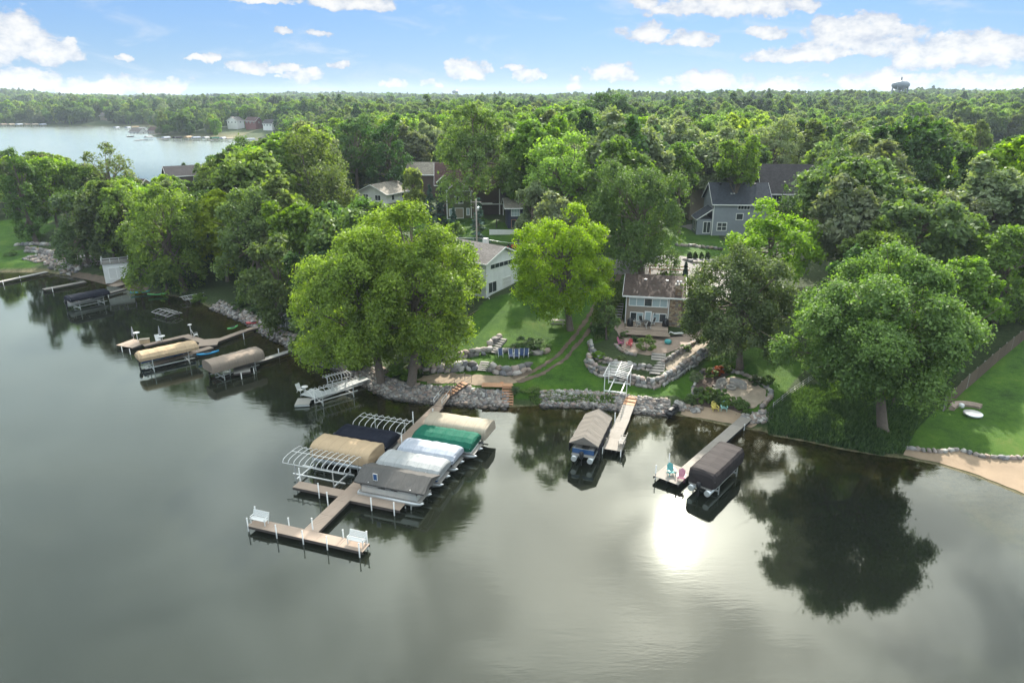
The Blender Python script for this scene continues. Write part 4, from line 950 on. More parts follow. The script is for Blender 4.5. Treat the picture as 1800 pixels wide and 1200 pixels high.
dock('long brown plank dock with a T-shaped end and rows of lifts', [(DL(-5.6, 0), DL(5.6, 0), 1.15), (DL(0, .58), DL(0, wy), 1.35), (DL(-.68, 6.4), DL(-5.6, 6.4), 1.1), (DL(.68, 6.2), DL(5.7, 6.2), 1.2)], .55, 'deck', posts)
g0 = DL(0, wy); g1 = (-7.35, 76.0)
# gangway + stairs to the bank
def rails(t, a, b, o, h=.95, m='brown_steel', nm='handrail', r=.028):
    a, b, o = Vector(a), Vector(b), Vector(o); mb = MB(); up = Vector((0, 0, h))
    mb.tube([a-o+up, b-o+up], r, 6); mb.tube([a-o+up*.5, b-o+up*.5], r*.7, 6)
    n = max(2, int((b-a).length/1.3)+1)
    for k in range(n):
        p = a.lerp(b, k/(n-1))-o; mb.tube([p-Vector((0, 0, .05)), p+up], r, 6)
    mb.build(nm, M[m], t)
def stairs(label, top, bot, w, n, m='cedar', rail=None, name='stairs', cat='stairs', riser=False):
    o = Vector(bot); t = thing(name, tuple(bot), 0, label, cat); T_, B_ = Vector(top), Vector(bot); dh = (T_-B_); dxy = Vector((dh.x, dh.y, 0)); ln = dxy.length; d = dxy/ln; rz = math.atan2(d.y, d.x)-math.pi/2
    tm = MB(); tm.box((0, 0, 0), (w, ln/n*.98, .07)); tme = tm.mesh('tread', M[m])
    for k in range(n): link('tread', tme, t, tuple(d*ln*(k+.5)/n+Vector((0, 0, dh.z*(k+1)/n))), (0, 0, rz))
    nn = Vector((-d.y, d.x, 0))
    for s in (-1, 1):
        mb = MB(); e = nn*s*(w/2+.03); mb.bar(e+Vector((0, 0, .0)), e+dh-Vector((0, 0, .06)), .05, .26); mb.build('stringer', M['beam' if rail else m], t)
    if rail:
        for s in (-1, 1):
            e = nn*s*(w/2+.05); rails(t, B_+e+Vector((0, 0, dh.z/n)), T_+e+d*.5+Vector((0, 0, .1)), o, .9, rail)
    return t
gz = H(-6.6, 77.6)
dock('narrow railed gangway from the plank dock up to the wooden stairs', [((g0[0], g0[1], .6), (g0[0]+EY.x*2.7, g0[1]+EY.y*2.7, .95), 1.05)], .6, 'deck', name='gangway')
gw = bpy.data.objects['gangway']
for s in (-1, 1): rails(gw, (g0[0]+EX.x*.52*s, g0[1]+EX.y*.52*s, .6), (g0[0]+EY.x*2.7+EX.x*.52*s, g0[1]+EY.y*2.7+EX.y*.52*s, .95), gw.location, .9, 'alu')
_a = (g0[0]+EY.x*2.7, g0[1]+EY.y*2.7, .85)
stairs('wooden stairs with handrails climbing the riprap from the gangway', (G2(818, 677)+(H(*G2(818, 677))+.35,)), (_a[0], _a[1], .75), 1.1, 6, 'cedar', 'brown_steel')
_p = G(893, 684)
stairs('brown wooden steps going down into the lake beside the small deck', (_p[0], _p[1], 1.75), (*W(892, 713, .1), .05), 1.25, 8, 'cedar')
q = G(879, 683); t = thing('small_deck', (q[0], q[1], q[2]), R(-3), 'small pale wooden deck on top of the riprap bank', 'deck')
for k in range(3): link('deck_panel', panel_mesh(1.2, 1.25, M['cedar']), t, (-1.6+1.25*k, 0, .5), (0, 0, R(90)))
for x in (-2.1, 1.2):
    for y in (-.5, .5): mb = MB(); mb.box((x, y, .1), (.1, .1, .75)); mb.build('leg', M['beam'], t)
q = (q[0]+.2, q[1]+.75, H(q[0]+.2, q[1]+.75)); mb = MB(); mb.lathe([(.28, 0), (.36, .1), (.34, .3), (.2, .42), (.05, .45)], 9); tag(mb.build('planter', M['orange'], None, q), 'rusty orange pot behind the small pale deck', 'planter')

# middle dock
md0, md1 = Vector(W(1105, 713, .75)), Vector(W(1071, 790, .6)); dd = (md1-md0).normalized(); mn = Vector((-dd.y, dd.x))
P_ = lambda v: (v.x, v.y)
dock('pale grey dock with a bench beside the shingled canopy', [((md0.x, md0.y, .85), tuple(P_(md0+dd*3.0))+(.6,), 1.35), (P_(md0+dd*3.0), P_(md1), 1.45), (P_(md1-dd*2.5+mn*.72), P_(md1-dd*.0+mn*.72), 1.1)], .6, 'deck_pale', [P_(md1+mn*1.2)+(.1,), P_(md1-mn*.7)+(.1,), P_(md1-dd*4-mn*.75)+(1.2,), P_(md1-dd*6.5-mn*.75)+(1.1,)], 'dark')
stairs('short dark timber steps at the shore end of the middle dock', G2(1112, 697)+(H(*G2(1112, 697))+.1,), (md0.x, md0.y, .75), 1.2, 3, 'cedar')
# right dock
rd0, rd1 = Vector(W(1312, 734, .6)), Vector(W(1184, 846, .6)); dd2 = (rd1-rd0).normalized(); rn = Vector((-dd2.y, dd2.x))
if rn.x > 0: rn = -rn
dock('grey dock with a sunny square end and two garden chairs', [(P_(rd0), P_(rd1+dd2*.3), 1.25), (P_(rd1-dd2*2.9+rn*1.3), P_(rd1+dd2*.3+rn*1.3), 1.4)], .6, 'deck_pale', [P_(rd1-dd2*2.9+rn*2)+(1.0,), P_(rd1-dd2*.2+rn*2)+(.9,), P_(rd0+dd2*2-rn*.6)+(.1,)], 'dark')
# left docks
lz = .55
w_ = lambda a, b, z=lz: W(a, b, z)
dock('tan dock with a wide end platform and round tables on posts', [(w_(218, 609), w_(248, 598), 3.2), (w_(252, 607), w_(326, 590), 1.0), (w_(324, 589), w_(357, 600), 1.2), (w_(350, 603), w_(384, 600), 3.0), (w_(372, 602), w_(430, 581), 1.1), (w_(430, 581), w_(456, 570, .9), .9), (w_(372, 610), w_(268, 640), 1.15)], lz, 'deck', [w_(214, 612)+(.2,), w_(228, 616)+(.2,), w_(286, 626)+(1.2,), w_(346, 617)+(1.3,), w_(428, 590)+(.4,)], 'beam')
dock('narrow weathered dock ending in a small square platform', [(w_(524, 612), w_(415, 647), .95), (w_(440, 648), w_(410, 652), 2.0)], lz, 'deck_grey', [w_(404, 652)+(.6,), w_(424, 659)+(.25,), w_(446, 650)+(.2,), w_(490, 620)+(.6,)], 'beam')
stairs('stone steps down to the narrow weathered dock', G2(534, 596)+(H(*G2(534, 596))+.25,), W(524, 612, .5)+(.4,), 1.1, 5, 'deck_grey')
dock('white dock with a slatted end beside bare lift frames', [(w_(645, 664), w_(556, 697), 1.25), (w_(560, 686), w_(540, 697), 2.2)], .6, 'deck_white', [w_(553, 702)+(1.3,), w_(607, 677)+(.2,)], 'alu')
dock('open slatted ramp at the end of the white dock', [(w_(546, 702), w_(520, 703), 1.9)], .35, 'deck_grey', [], 'alu', panel=1.5, name='dock_ramp')
dock('long grey dock reaching out of the picture at the left edge', [(w_(82, 477), w_(-40, 503), 1.2)], .5, 'deck_grey', [w_(35, 488)+(.4,), w_(5, 496)+(.4,)])
dock('short pale dock beside the black canopy, farther out', [(w_(150, 494), w_(76, 508), 1.3)], .5, 'deck_pale', [w_(92, 508)+(.3,)])
dock('short pale dock touching the black canopy', [(w_(218, 507), w_(176, 518), 1.1)], .5, 'deck_pale', [w_(190, 518)+(.3,)])
q = G(216, 499); t = thing('boardwalk', q, R(-25), 'tan wooden landing below the white boathouse', 'deck')
for k in range(3): link('deck_panel', panel_mesh(2.2, 1.5, M['deck']), t, (0, -1.5+1.5*k, .12))

# ------------------------------------------------------------------ boat lifts and boats
def canopy_profile(style, w, h):
    if style == 'arch': 
        out = [(-w, -.35), (-w, .25*h)]
        for k in range(9):
            a = math.pi*(1-k/8); out.append((w*.96*math.copysign(abs(math.cos(a))**.8, math.cos(a)), h*(.46+.54*math.sin(a)**.8)))
        return out+[(w, .25*h), (w, -.35)]
    if style == 'hip': return [(-w, -.3), (-w, .12*h), (-w*.74, .74*h), (-w*.36, h*.98), (w*.36, h*.98), (w*.74, .74*h), (w, .12*h), (w, -.3)]
    if style == 'gable': return [(-w, -.16), (-w, 0), (-w*.5, h*.52), (0, h), (w*.5, h*.52), (w, 0), (w, -.16)]
    return [(-w, -.55), (-w*1.02, .3*h), (-w*.97, .72*h), (-w*.82, .93*h), (0, h), (w*.82, .93*h), (w*.97, .72*h), (w*1.02, .3*h), (w, -.55)]
def canopy_mesh(seed, L, w, h, style, m, hip=.35):
    rs = random.Random(seed); pr = canopy_profile(style, w, h); n = len(pr); st = [-L/2, -L/2+.12, -L/2+hip, -L/2+hip+.4]; k = 9
    st += [-L/2+hip+.4+(L-2*hip-.8)*(i+1)/k for i in range(k-1)]+[L/2-hip-.4, L/2-hip, L/2-.12, L/2]; V, F = [], []
    for i, s in enumerate(st):
        e = min(s+L/2, L/2-s); f = 1 if style in ('gable', 'arch') else .62+.38*min(1, e/max(hip, .01))**.6
        wd = 1 if style in ('gable', 'arch') else .90+.10*min(1, e/max(hip, .01))
        sag = -.05*(i % 2)
        for x, z in pr:
            zz = z*f if z > .2*h else z; V.append((s+rs.uniform(-.03, .03), x*wd+rs.uniform(-.025, .025), zz+(sag if z > .3*h else 0)+rs.uniform(-.028, .022)))
    for i in range(len(st)-1):
        for j in range(n-1): F.append((i*n+j, i*n+j+1, (i+1)*n+j+1, (i+1)*n+j))
    me = MB()
    me.add(V, F, 0, style == 'arch')
    if style != 'gable':
        me.f.append(tuple(range(n))); me.m.append(0); me.sm.append(False); me.f.append(tuple((len(st)-1)*n+j for j in range(n))); me.m.append(0); me.sm.append(False)
    else:
        for b in (0, (len(st)-1)*n): me.f.append((b+1, b+2, b+3, b+4, b+5)); me.m.append(0); me.sm.append(False)
    return me.mesh('canopy', m)
def lift(label, c, rz, L=7, w=1.5, ze=1.9, h=1.1, style='arch', m=None, group=None, metal='alu', bars=9, zrail=.35, frame_r=.03, name='boat_lift', legs=(-1.25, None)):
    t = thing(name, (c[0], c[1], 0), rz, label, 'boat lift', group)
    for sx in (-1, 1):
        for sy in (-1, 1):
            mb = MB(); mb.bar((sx*L*.3, sy*w*.92, legs[0]), (sx*L*.3, sy*w*.92, ze+.1), .09, .09); mb.build('post', M[metal], t)
    mb = MB()
    for sx in (-1, 1): mb.bar((sx*L*.3, -w*.92, zrail), (sx*L*.3, w*.92, zrail), .12, .14)
    for sy in (-1, 1): mb.bar((-L*.42, sy*w*.5, zrail+.14), (L*.42, sy*w*.5, zrail+.14), .12, .1)
    for sy in (-1, 1): mb.bar((-L*.31, sy*w*.92, -.15), (L*.31, sy*w*.92, -.15), .08, .1)
    mb.build('cradle', M[metal], t)
    pr = [p for p in canopy_profile(style, w*(.97 if m is None else .93), h*(.97 if m is None else .8)) if p[1] > -.1]; fr = MB()
    nb = bars if m is None else 3
    for i in range(nb):
        x = (-L/2+L*i/(nb-1))*(.97 if m is None else .8); e = 1
        fr.tube([(x, y, ze+z-.03) for y, z in pr], frame_r, 5, smooth=True)
    for j in ([0, len(pr)//2, len(pr)-1] if m is None else [0, len(pr)-1]): fr.tube([(-L/2*.97, pr[j][0], ze+pr[j][1]-.03), (L/2*.97, pr[j][0], ze+pr[j][1]-.03)], frame_r*1.1, 5)
    fr.build('canopy_frame', M['pipe' if m is None else metal], t)
    if m is not None: link('canopy', canopy_mesh(int(abs(c[0]*91+c[1]*17)), L, w, h, style, M[m]), t, (0, 0, ze))
    return t
def ctop(px, py, z=2.85): return W(px, py, z)
AR = A0
lift('lift with a domed tan canopy, nearest the T-shaped dock end on the left row', DL(-3.3, 11.9), AR, 6.6, 1.6, 1.6, 1.0, 'arch', 'can_tan')
lift('lift with a navy black canopy in the left row of the plank dock', DL(-2.95, 14.95), AR, 6.3, 1.6, 1.7, .75, 'hip', 'can_navy')
lift('bare arched lift frame behind the navy black canopy', DL(-2.6, 18.0), AR, 6.0, 1.45, 1.75, .6, 'arch', None)
lift('bare arched lift frame in front of the domed tan canopy', DL(-4.2, 8.85), AR, 6.9, 1.6, 1.9, .6, 'arch', None, bars=12)
lift('lift with a domed beige canopy nearest the wooden stairs', DL(5.2, 20.5), AR, 7.1, 1.5, 1.6, .9, 'arch', 'can_beige')
lift('lift with a bright green canopy', DL(5.05, 17.35), AR, 6.6, 1.6, 1.75, .75, 'hip', 'can_green')
lift('lift with a bluish white canopy between the green and grey ones', DL(4.6, 14.4), AR, 6.1, 1.5, 1.75, .65, 'hip', 'can_white')
lift('lift with a light grey white canopy beside the domed tan one', DL(4.2, 11.4), AR, 6.6, 1.6, 1.75, .75, 'hip', 'can_light')
lift('lift with a shiny charcoal canopy over an open pontoon boat', DL(4.1, 8.4), AR, 7.0, 1.75, 1.95, .75, 'gable', 'can_char')
mr = math.atan2(dd.y, dd.x)
lift('lift with a shingle patterned grey gable canopy beside the middle dock', ctop(1040, 742, 3.1), mr, 7.0, 1.5, 2.25, .85, 'gable', 'can_grey', metal='brown_steel')
cur = bpy.data.objects['boat_lift.%03d' % max([int(o.name[10:] or 0) for o in bpy.data.objects if o.name.startswith('boat_lift')])]
for s in (-1, 1):
    mb = MB(); [mb.box((-3.1+.62*k_, 0, 0), (.60, .03+.01*(k_ % 2), .85)) for k_ in range(11)]; mb.build('side_curtain', M['can_navy'], cur, (0, s*1.47, 1.66))
rr_ = math.atan2(dd2.y, dd2.x)
lift('lift with a dark brown canopy over a pontoon boat by the right-hand dock', ctop(1262, 803, 2.6), rr_, 7.0, 1.35, 1.7, 1.0, 'box', 'can_brown')
lv = lambda a, b, c, d, z: (lambda p, q: (((p[0]+q[0])/2, (p[1]+q[1])/2), math.atan2(q[1]-p[1], q[0]-p[0]), math.hypot(p[0]-q[0], p[1]-q[1])))(W(a, b, z), W(c, d, z))
c, r, L = lv(251, 618, 333, 601, 2.7); lift('lift with a flat cream tan canopy over a blue boat', c, r, 7.6, 1.35, 2.1, .7, 'hip', 'can_tan')
c, r, L = lv(370, 634, 448, 613, 2.6); lift('lift with a taupe canopy beside the narrow weathered dock', c, r, 7.2, 1.5, 1.7, 1.0, 'arch', 'can_taupe')
c, r, L = lv(116, 521, 187, 507, 2.5); lift('lift with a flat black canopy left of the white boathouse', c, r, L, 1.5, 2.0, .55, 'hip', 'can_navy')
c, r, L = lv(540, 687, 630, 662, 2.0); lift('low bare arched lift frame lying along the white dock', c, r, L, 1.1, 1.2, .75, 'arch', None, bars=12)
c, r, L = lv(570, 660, 612, 650, 2.0); lift('small bare arched lift frame behind the white dock', c, r, L, .9, 1.3, .6, 'arch', None, bars=9)
c, r, L = lv(318, 522, 372, 512, 1.0); lift('rusty low lift frame lying on the bank beside the cove', c, r, 5.5, 1.3, .75, .3, 'gable', None, bars=7, metal='deck_grey')
c, r, L = lv(268, 538, 318, 552, 1.0); lift('dark half sunken lift frame in the water beside the cove', c, r, 5, 1.3, .6, .25, 'gable', None, bars=5, metal='brown_steel')
# empty lift parked on the lawn
q0, q1 = Vector(G(1086, 690)), None; q0.z = H(q0.x, q0.y)
t = lift('empty white boat lift frame standing on the lawn by the boulder wall', (q0.x, q0.y+.6), R(72), 4.8, 1.45, 2.7, .28, 'gable', None, bars=10, zrail=.45, legs=(0, None), frame_r=.04, metal='pipe'); t.location.z = q0.z

def pontoon(label, c, rz, z=.6, L=6.8, w=1.2, trim='hull_white', motor=True, name='pontoon_boat'):
    t = thing(name, (c[0], c[1], z), rz, label, 'boat'); 
    for s in (-1, 1):
        mb = MB(); mb.tube([(-L/2, s*w*.72, 0), (L*.36, s*w*.72, 0), (L*.45, s*w*.72, .05), (L*.5, s*w*.72, .14)], [.29, .29, .19, .03], 12); mb.build('pontoon', M['alu'], t)
    mb = MB(); mb.box((0, 0, .34), (L*.94, w*2, .09)); mb.build('deck', M['deck_grey'], t)
    for (x0, y0, x1, y1) in [(-L*.42, -w*.95, L*.42, -w*.95), (-L*.42, w*.95, L*.42, w*.95), (L*.42, -w*.95, L*.42, w*.95), (-L*.42, -w*.95, -L*.42, w*.95)]:
        mb = MB(); mb.bar((x0, y0, .68), (x1, y1, .68), .035, .5); mb.bar((x0, y0, .98), (x1, y1, .98), .05, .05, 1); mb.build('rail_panel', [M[trim], M['alu']], t)
    for x, y, l in [(-L*.3, -w*.6, 1.6), (-L*.3, w*.6, 1.6), (L*.26, -w*.6, 1.8), (L*.26, w*.6, 1.8)]:
        mb = MB(); mb.box((x, y, .6), (l, .5, .36)); mb.box((x, y+math.copysign(.24, y), .86), (l, .12, .34)); mb.build('seat', M['seat'], t)
    mb = MB(); mb.box((-.2, -w*.5, .75), (.6, .6, .75)); mb.build('console', M[trim], t)
    if motor:
        mb = MB(); mb.lathe([(.12, -.1), (.2, .1), (.24, .4), (.2, .62), (.08, .7)], 10, (-L/2-.15, 0, .35)); mb.box((-L/2-.12, 0, -.1), (.16, .1, .8)); mb.build('outboard_motor', M['black'], t)
    return t
cc = DL(4.1, 8.3); pontoon('silver pontoon boat under the shiny charcoal canopy', (cc[0]-EY.x*.5, cc[1]-EY.y*.5), AR, .62, 6.6, 1.15, 'alu')
cc = ctop(1040, 742, 3.1); pontoon('blue trimmed pontoon boat under the shingle patterned canopy', (cc[0]+dd.x*.45, cc[1]+dd.y*.45), mr+math.pi, .75, 7, 1.15, 'hull_blue')
cc = ctop(1262, 803, 2.6); pontoon('dark pontoon boat on the lift of the right-hand dock', (cc[0]+dd2.x*.3, cc[1]+dd2.y*.3), rr_+math.pi, .7, 7, 1.12, 'black')
cc = DL(5.05, 17.35); pontoon('white pontoon boat under the green canopy', cc, AR, .6, 7.4, 1.15, 'hull_white', False)
cc = DL(4.6, 14.4); pontoon('dark pontoon boat under the bluish white canopy', cc, AR, .55, 6.6, 1.1, 'black')
cc = DL(4.2, 11.4); pontoon('dark pontoon boat under the light grey white canopy', cc, AR, .55, 7, 1.12, 'hull_blue')
cc = DL(-2.95, 14.95); pontoon('grey pontoon boat under the navy black canopy', cc, AR, .55, 7.2, 1.12, 'black')
cc = DL(-3.3, 11.9); pontoon('pale pontoon boat under the domed tan canopy', cc, AR, .55, 7.0, 1.12, 'hull_white')
def runabout(label, c, rz, z=.55, L=6.2, w=1.1, m='hull_blue', m2='hull_white', name='motor_boat'):
    t = thing(name, (c[0], c[1], z), rz, label, 'boat'); mb = MB(); V = []; st = [(-L/2, 1, .0), (-L*.25, 1, 0), (L*.1, 1, .0), (L*.3, .78, .06), (L*.43, .42, .14), (L*.5, .04, .24)]
    for x, k, up in st: V += [(x, -w*k, .62+up), (x, -w*.86*k, .22+up), (x, 0, -.12+up*1.8), (x, w*.86*k, .22+up), (x, w*k, .62+up)]
    F = [(i*5+j, i*5+j+1, (i+1)*5+j+1, (i+1)*5+j) for i in range(5) for j in range(4)]+[(0, 1, 2, 3, 4), (25, 26, 27, 28, 29)]
    mb.add(V, F, 0, True); mb.build('hull', M[m], t)
    D = MB(); V2 = [(x, s*w*k, .64+up) for x, k, up in st[2:] for s in (-1, 1)]; D.add(V2, [(0, 2, 3, 1), (2, 4, 5, 3), (4, 6, 7, 5)]); D.build('foredeck', M[m2], t)
    C = MB(); C.box((-L*.2, 0, .3), (L*.56, w*1.8, .06)); C.build('cockpit_floor', M['deck_grey'], t)
    for x in (-L*.4, -L*.12): mb = MB(); mb.box((x, 0, .5), (.55, w*1.5, .35)); mb.box((x-.25, 0, .75), (.12, w*1.5, .4)); mb.build('seat', M['seat'], t)
    mb = MB(); mb.bar((L*.1, -w*.85, .62), (L*.02, -w*.7, 1.0), .03); mb.bar((L*.1, w*.85, .62), (L*.02, w*.7, 1.0), .03); mb.box((L*.06, 0, .84), (.03, w*1.5, .36)); mb.build('windshield', M['glass'], t)
    mb = MB(); mb.lathe([(.12, -.1), (.22, .1), (.26, .4), (.2, .65), (.08, .72)], 10, (-L/2-.2, 0, .45)); mb.box((-L/2-.16, 0, 0), (.18, .12, .9)); mb.build('outboard_motor', M['black'], t)
    return t
c, r, L = lv(249, 632, 338, 613, 1.0); runabout('blue and white motor boat under the flat cream tan canopy', c, r, .5, 7, 1.1)
c, r, L = lv(372, 648, 448, 628, .8); runabout('dark red motor boat under the taupe canopy', c, r, .5, 6.4, 1.05, 'hull_red', 'hull_white')
c, r, L = lv(118, 536, 186, 521, .8); runabout('dark motor boat under the flat black canopy', c, r, .55, 6.4, 1.1, 'hull_white', 'black')
def jetski(label, c, rz):
    t = thing('jet_ski', c, rz, label, 'jet ski'); mb = MB(); V = []; st = [(-1.4, .42), (-.6, .52), (.3, .5), (.95, .36), (1.45, .05)]
    for x, k in st: V += [(x, -k, .42+max(x, 0)*.12), (x, -k*.8, .12), (x, 0, max(x-.6, 0)*.22), (x, k*.8, .12), (x, k, .42+max(x, 0)*.12), (x, 0, .52+max(x, 0)*.15)]
    F = [(i*6+j, i*6+(j+1) % 6, (i+1)*6+(j+1) % 6, (i+1)*6+j) for i in range(4) for j in range(6)]+[tuple(range(6)), tuple(range(24, 30))]; mb.add(V, F, 0, True); mb.build('hull', M['black'], t)
    mb = MB(); mb.box((-.55, 0, .66), (1.2, .36, .3)); mb.box((.25, 0, .72), (.6, .5, .36)); mb.build('seat', M['dark'], t)
    mb = MB(); mb.tube([(.35, -.4, 1.02), (.4, 0, .98), (.35, .4, 1.02)], .03, 6); mb.tube([(.4, 0, .7), (.4, 0, 1.0)], .06, 6); mb.build('handlebar', M['black'], t)
    return t
jetski('black jet ski pulled up on the stones by the small beach', (*G2(1184, 727), .25), R(52))

# ------------------------------------------------------------------ furniture
_ch = {}
def adirondack(label, p, rz, m, group=None, z=None):
    if m not in _ch:
        t = thing('garden_chair', (0, 0, 0)); 
        sm_ = MB(); sm_.box((0, 0, 0), (.56, .09, .025)); sl = sm_.mesh('seat_slat', M[m])
        for k in range(5): link('seat_slat', sl, t, (0, -.24+k*.105, .36-k*.025), (R(-12), 0, 0))
        for k in range(5):
            mb = MB(); hh = .82-.05*abs(k-2)**1.5; mb.box((0, 0, hh/2), (.105, .025, hh)); mb.build('back_slat', M[m], t, ((k-2)*.12, .26, .27), (R(-22), 0, 0))
        for s in (-1, 1):
            mb = MB(); mb.box((0, 0, 0), (.14, .72, .025)); mb.build('armrest', M[m], t, (s*.34, -.02, .56))
            mb = MB(); mb.box((0, 0, .275), (.03, .1, .55)); mb.build('leg', M[m], t, (s*.31, -.3, 0))
            mb = MB(); mb.bar((0, -.32, .36), (0, .5, .04), .03, .11); mb.build('leg', M[m], t, (s*.275, 0, 0))
        _ch[m] = t; r = t
    else: r = copy_tree(_ch[m])
    r.location = (p[0], p[1], H(p[0], p[1])+.06 if z is None else z); r.rotation_euler = (0, 0, rz)
    for k in ('label', 'category', 'group'):
        if k in r: del r[k]
    return tag(r, label, 'chair', group)
zd = .63
adirondack('teal chair on the sunny end of the right-hand dock', W(1180, 834, zd), R(10), 'teal', z=zd)
adirondack('pink red chair on the sunny end of the right-hand dock', W(1197, 844, zd), R(-20), 'pink', z=zd)
adirondack('yellow chair on the small sand beach', G2(1256, 722), R(5), 'yellow')
adirondack('pale aqua chair on the small sand beach', G2(1272, 722), R(-12), 'aqua')
adirondack('pink red chair on the cottage patio, nearer the cottage steps on the left', G2(1091, 606), R(60), 'pink')
adirondack('bright red chair on the cottage patio beside the round bush', G2(1106, 610), R(-30), 'red')
def sling_chair(label, p, rz, recline, group=None, z=None, m='blue_sling'):
    t = thing('sling_lounger' if recline else 'sling_chair', (p[0], p[1], H(p[0], p[1])+.03 if z is None else z), rz, label, 'chair', group)
    L = 1.0 if recline else .5; a = R(50) if recline else R(20)
    seat = MB(); seat.box((0, -L/2+.25, .36), (.52, L, .03)); seat.build('seat', M[m], t)
    bk = MB(); bk.box((0, 0, .4), (.52, .03, .8)); bk.build('backrest', M[m], t, (0, .25, .36), (-a, 0, 0))
    for s in (-1, 1):
        fr = MB(); fr.tube([(s*.29, .25-L, .02), (s*.29, .25-L, .36), (s*.29, .25, .36), (s*.29, .25+.82*math.sin(a), .36+.82*math.cos(a))], .03, 6); fr.tube([(s*.29, .2, .36), (s*.29, .4, .02)], .03, 6); fr.build('frame', M['white'], t)
        ar = MB(); ar.box((s*.31, -.02, .58), (.06, .5, .03)); ar.tube([(s*.31, -.2, .36), (s*.31, -.2, .58)], .02, 5); ar.build('armrest', M['white'], t)
    return t
for k, (px, rec, lab) in enumerate([(880, 0, 'blue chair at the stone steps end of the row on the lawn terrace'), (898, 1, 'first blue lounger of the row on the lawn terrace, next to the end chair'), (908, 1, 'second blue lounger of the row on the lawn terrace'), (917, 0, 'blue chair next to the loungers in the lawn terrace row'), (925, 0, 'last blue chair of the row, at the round bush end')]):
    sling_chair(lab, G2(px, 628), R(8-4*k), rec, 'blue chairs on the lawn terrace')
sling_chair('white chair on the end of the white dock', W(529, 690, .6), R(60), 0, None, .62, 'white')
def bench(label, p, rz, z, m='white', L=1.6):
    t = thing('bench', (p[0], p[1], z), rz, label, 'bench'); s = MB(); s.box((0, 0, 0), (L, .11, .035)); me = s.mesh('slat', M[m])
    for k in range(4): link('slat', me, t, (0, -.2+.13*k, .44))
    for k in range(4): link('slat', me, t, (0, .27+.04*k, .56+.13*k), (R(75), 0, 0))
    for s_ in (-1, 1):
        mb = MB(); mb.bar((0, -.22, 0), (0, -.22, .42), .06); mb.bar((0, .22, 0), (0, .3, .46), .06); mb.bar((0, .3, .46), (0, .42, 1.0), .05); mb.bar((0, -.25, .42), (0, .3, .42), .05); mb.bar((0, -.22, .42), (0, -.22, .66), .05); mb.bar((0, -.26, .67), (0, .34, .67), .06, .03); mb.build('end_frame', M[m], t, (s_*(L/2-.1), 0, 0))
    return t
bench('white bench at the left end of the T-shaped dock', DL(-4.75, .05), A0, .59); bench('white bench at the right end of the T-shaped dock', DL(4.6, .2), A0, .59)
bench('grey bench on the end of the middle dock', P_(md1-dd*1.6+mn*1.0), math.atan2(mn.y, mn.x)-R(90), .64, 'deck_grey', 1.7)
def picnic(label, p, rz):
    t = thing('picnic_table', (p[0], p[1], H(*p)), rz, label, 'table')
    for k in range(5): mb = MB(); mb.box((0, -.32+.16*k, .75), (2.0, .145, .045)); mb.build('top_plank', M['deck_pale'], t)
    for s in (-1, 1): mb = MB(); mb.box((0, s*.72, .44), (2.0, .28, .045)); mb.build('seat', M['deck_pale'], t)
    for s in (-1, 1): mb = MB(); mb.bar((s*.7, -.65, 0), (s*.7, -.2, .74), .09, .05); mb.bar((s*.7, .65, 0), (s*.7, .2, .74), .09, .05); mb.bar((s*.7, -.8, .4), (s*.7, .8, .4), .05, .09); mb.build('leg_frame', M['deck_grey'], t)
picnic('weathered picnic table beside the round bright green maple', G2(981, 571), R(-5))
# fire pit group
q = G(1285, 683); t = thing('fire_pit', q, 0, 'round stone fire pit between two curved stone benches', 'fire pit'); mb = MB(); mb.lathe([(.62, 0), (.66, .34), (.5, .36), (.46, .12)], 16); mb.build('ring', M['concrete'], t); mb = MB(); mb.lathe([(.45, .12), (.2, .16)], 12); mb.build('ash', M['dark'], t)
def curved_bench(label, c, a0, a1, r0=1.0, r1=1.75, h=.62, m='concrete'):
    t = thing('curved_bench', c, 0, label, 'bench'); mb = MB(); n = 8; V = []; 
    for i in range(n+1):
        a = a0+(a1-a0)*i/n; ca, sa = math.cos(a), math.sin(a); V += [(r0*ca, r0*sa, 0), (r0*ca, r0*sa, .4), (r0*ca*1.04, r0*sa*1.04, .44), (r1*.84*ca, r1*.84*sa, .46), (r1*.95*ca, r1*.95*sa, h+.18), (r1*1.04*ca, r1*1.04*sa, h+.18), (r1*1.06*ca, r1*1.06*sa, 0)]
    mb.add(V, [(i*7+j, i*7+(j+1) % 7, (i+1)*7+(j+1) % 7, (i+1)*7+j) for i in range(n) for j in range(7)]+[tuple(range(7)), tuple(range(n*7, n*7+7))]); return tag(mb.build('seat', M[m], t), None)
curved_bench('pale curved bench on the left of the fire pit', q, R(100), R(200)); curved_bench('pale curved bench on the right of the fire pit', q, R(-10), R(80))
def chaise(label, p, rz, m='deck_pale', z=None):
    t = thing('slatted_lounger', (p[0], p[1], (H(*p)+.06) if z is None else z), rz, label, 'lounger')
    for k in range(7): mb = MB(); mb.box((0, -.6+k*.16, .3), (.6, .13, .03)); mb.build('slat', M[m], t)
    bk = MB(); [bk.box((0, .05+.16*k, 0), (.6, .13, .03)) for k in range(4)]; bk.build('backrest', M[m], t, (0, .5, .3), (R(32), 0, 0))
    fr = MB(); [fr.box((s*.26, -.05, .15), (.06, 1.3, .3)) for s in (-1, 1)]; fr.build('frame', M['beam'], t)
chaise('wooden lounger by the fire pit, nearer the pit', G2(1262, 681), R(-70)); chaise('wooden lounger by the fire pit, nearer the round shrubs', G2(1256, 687), R(-70))
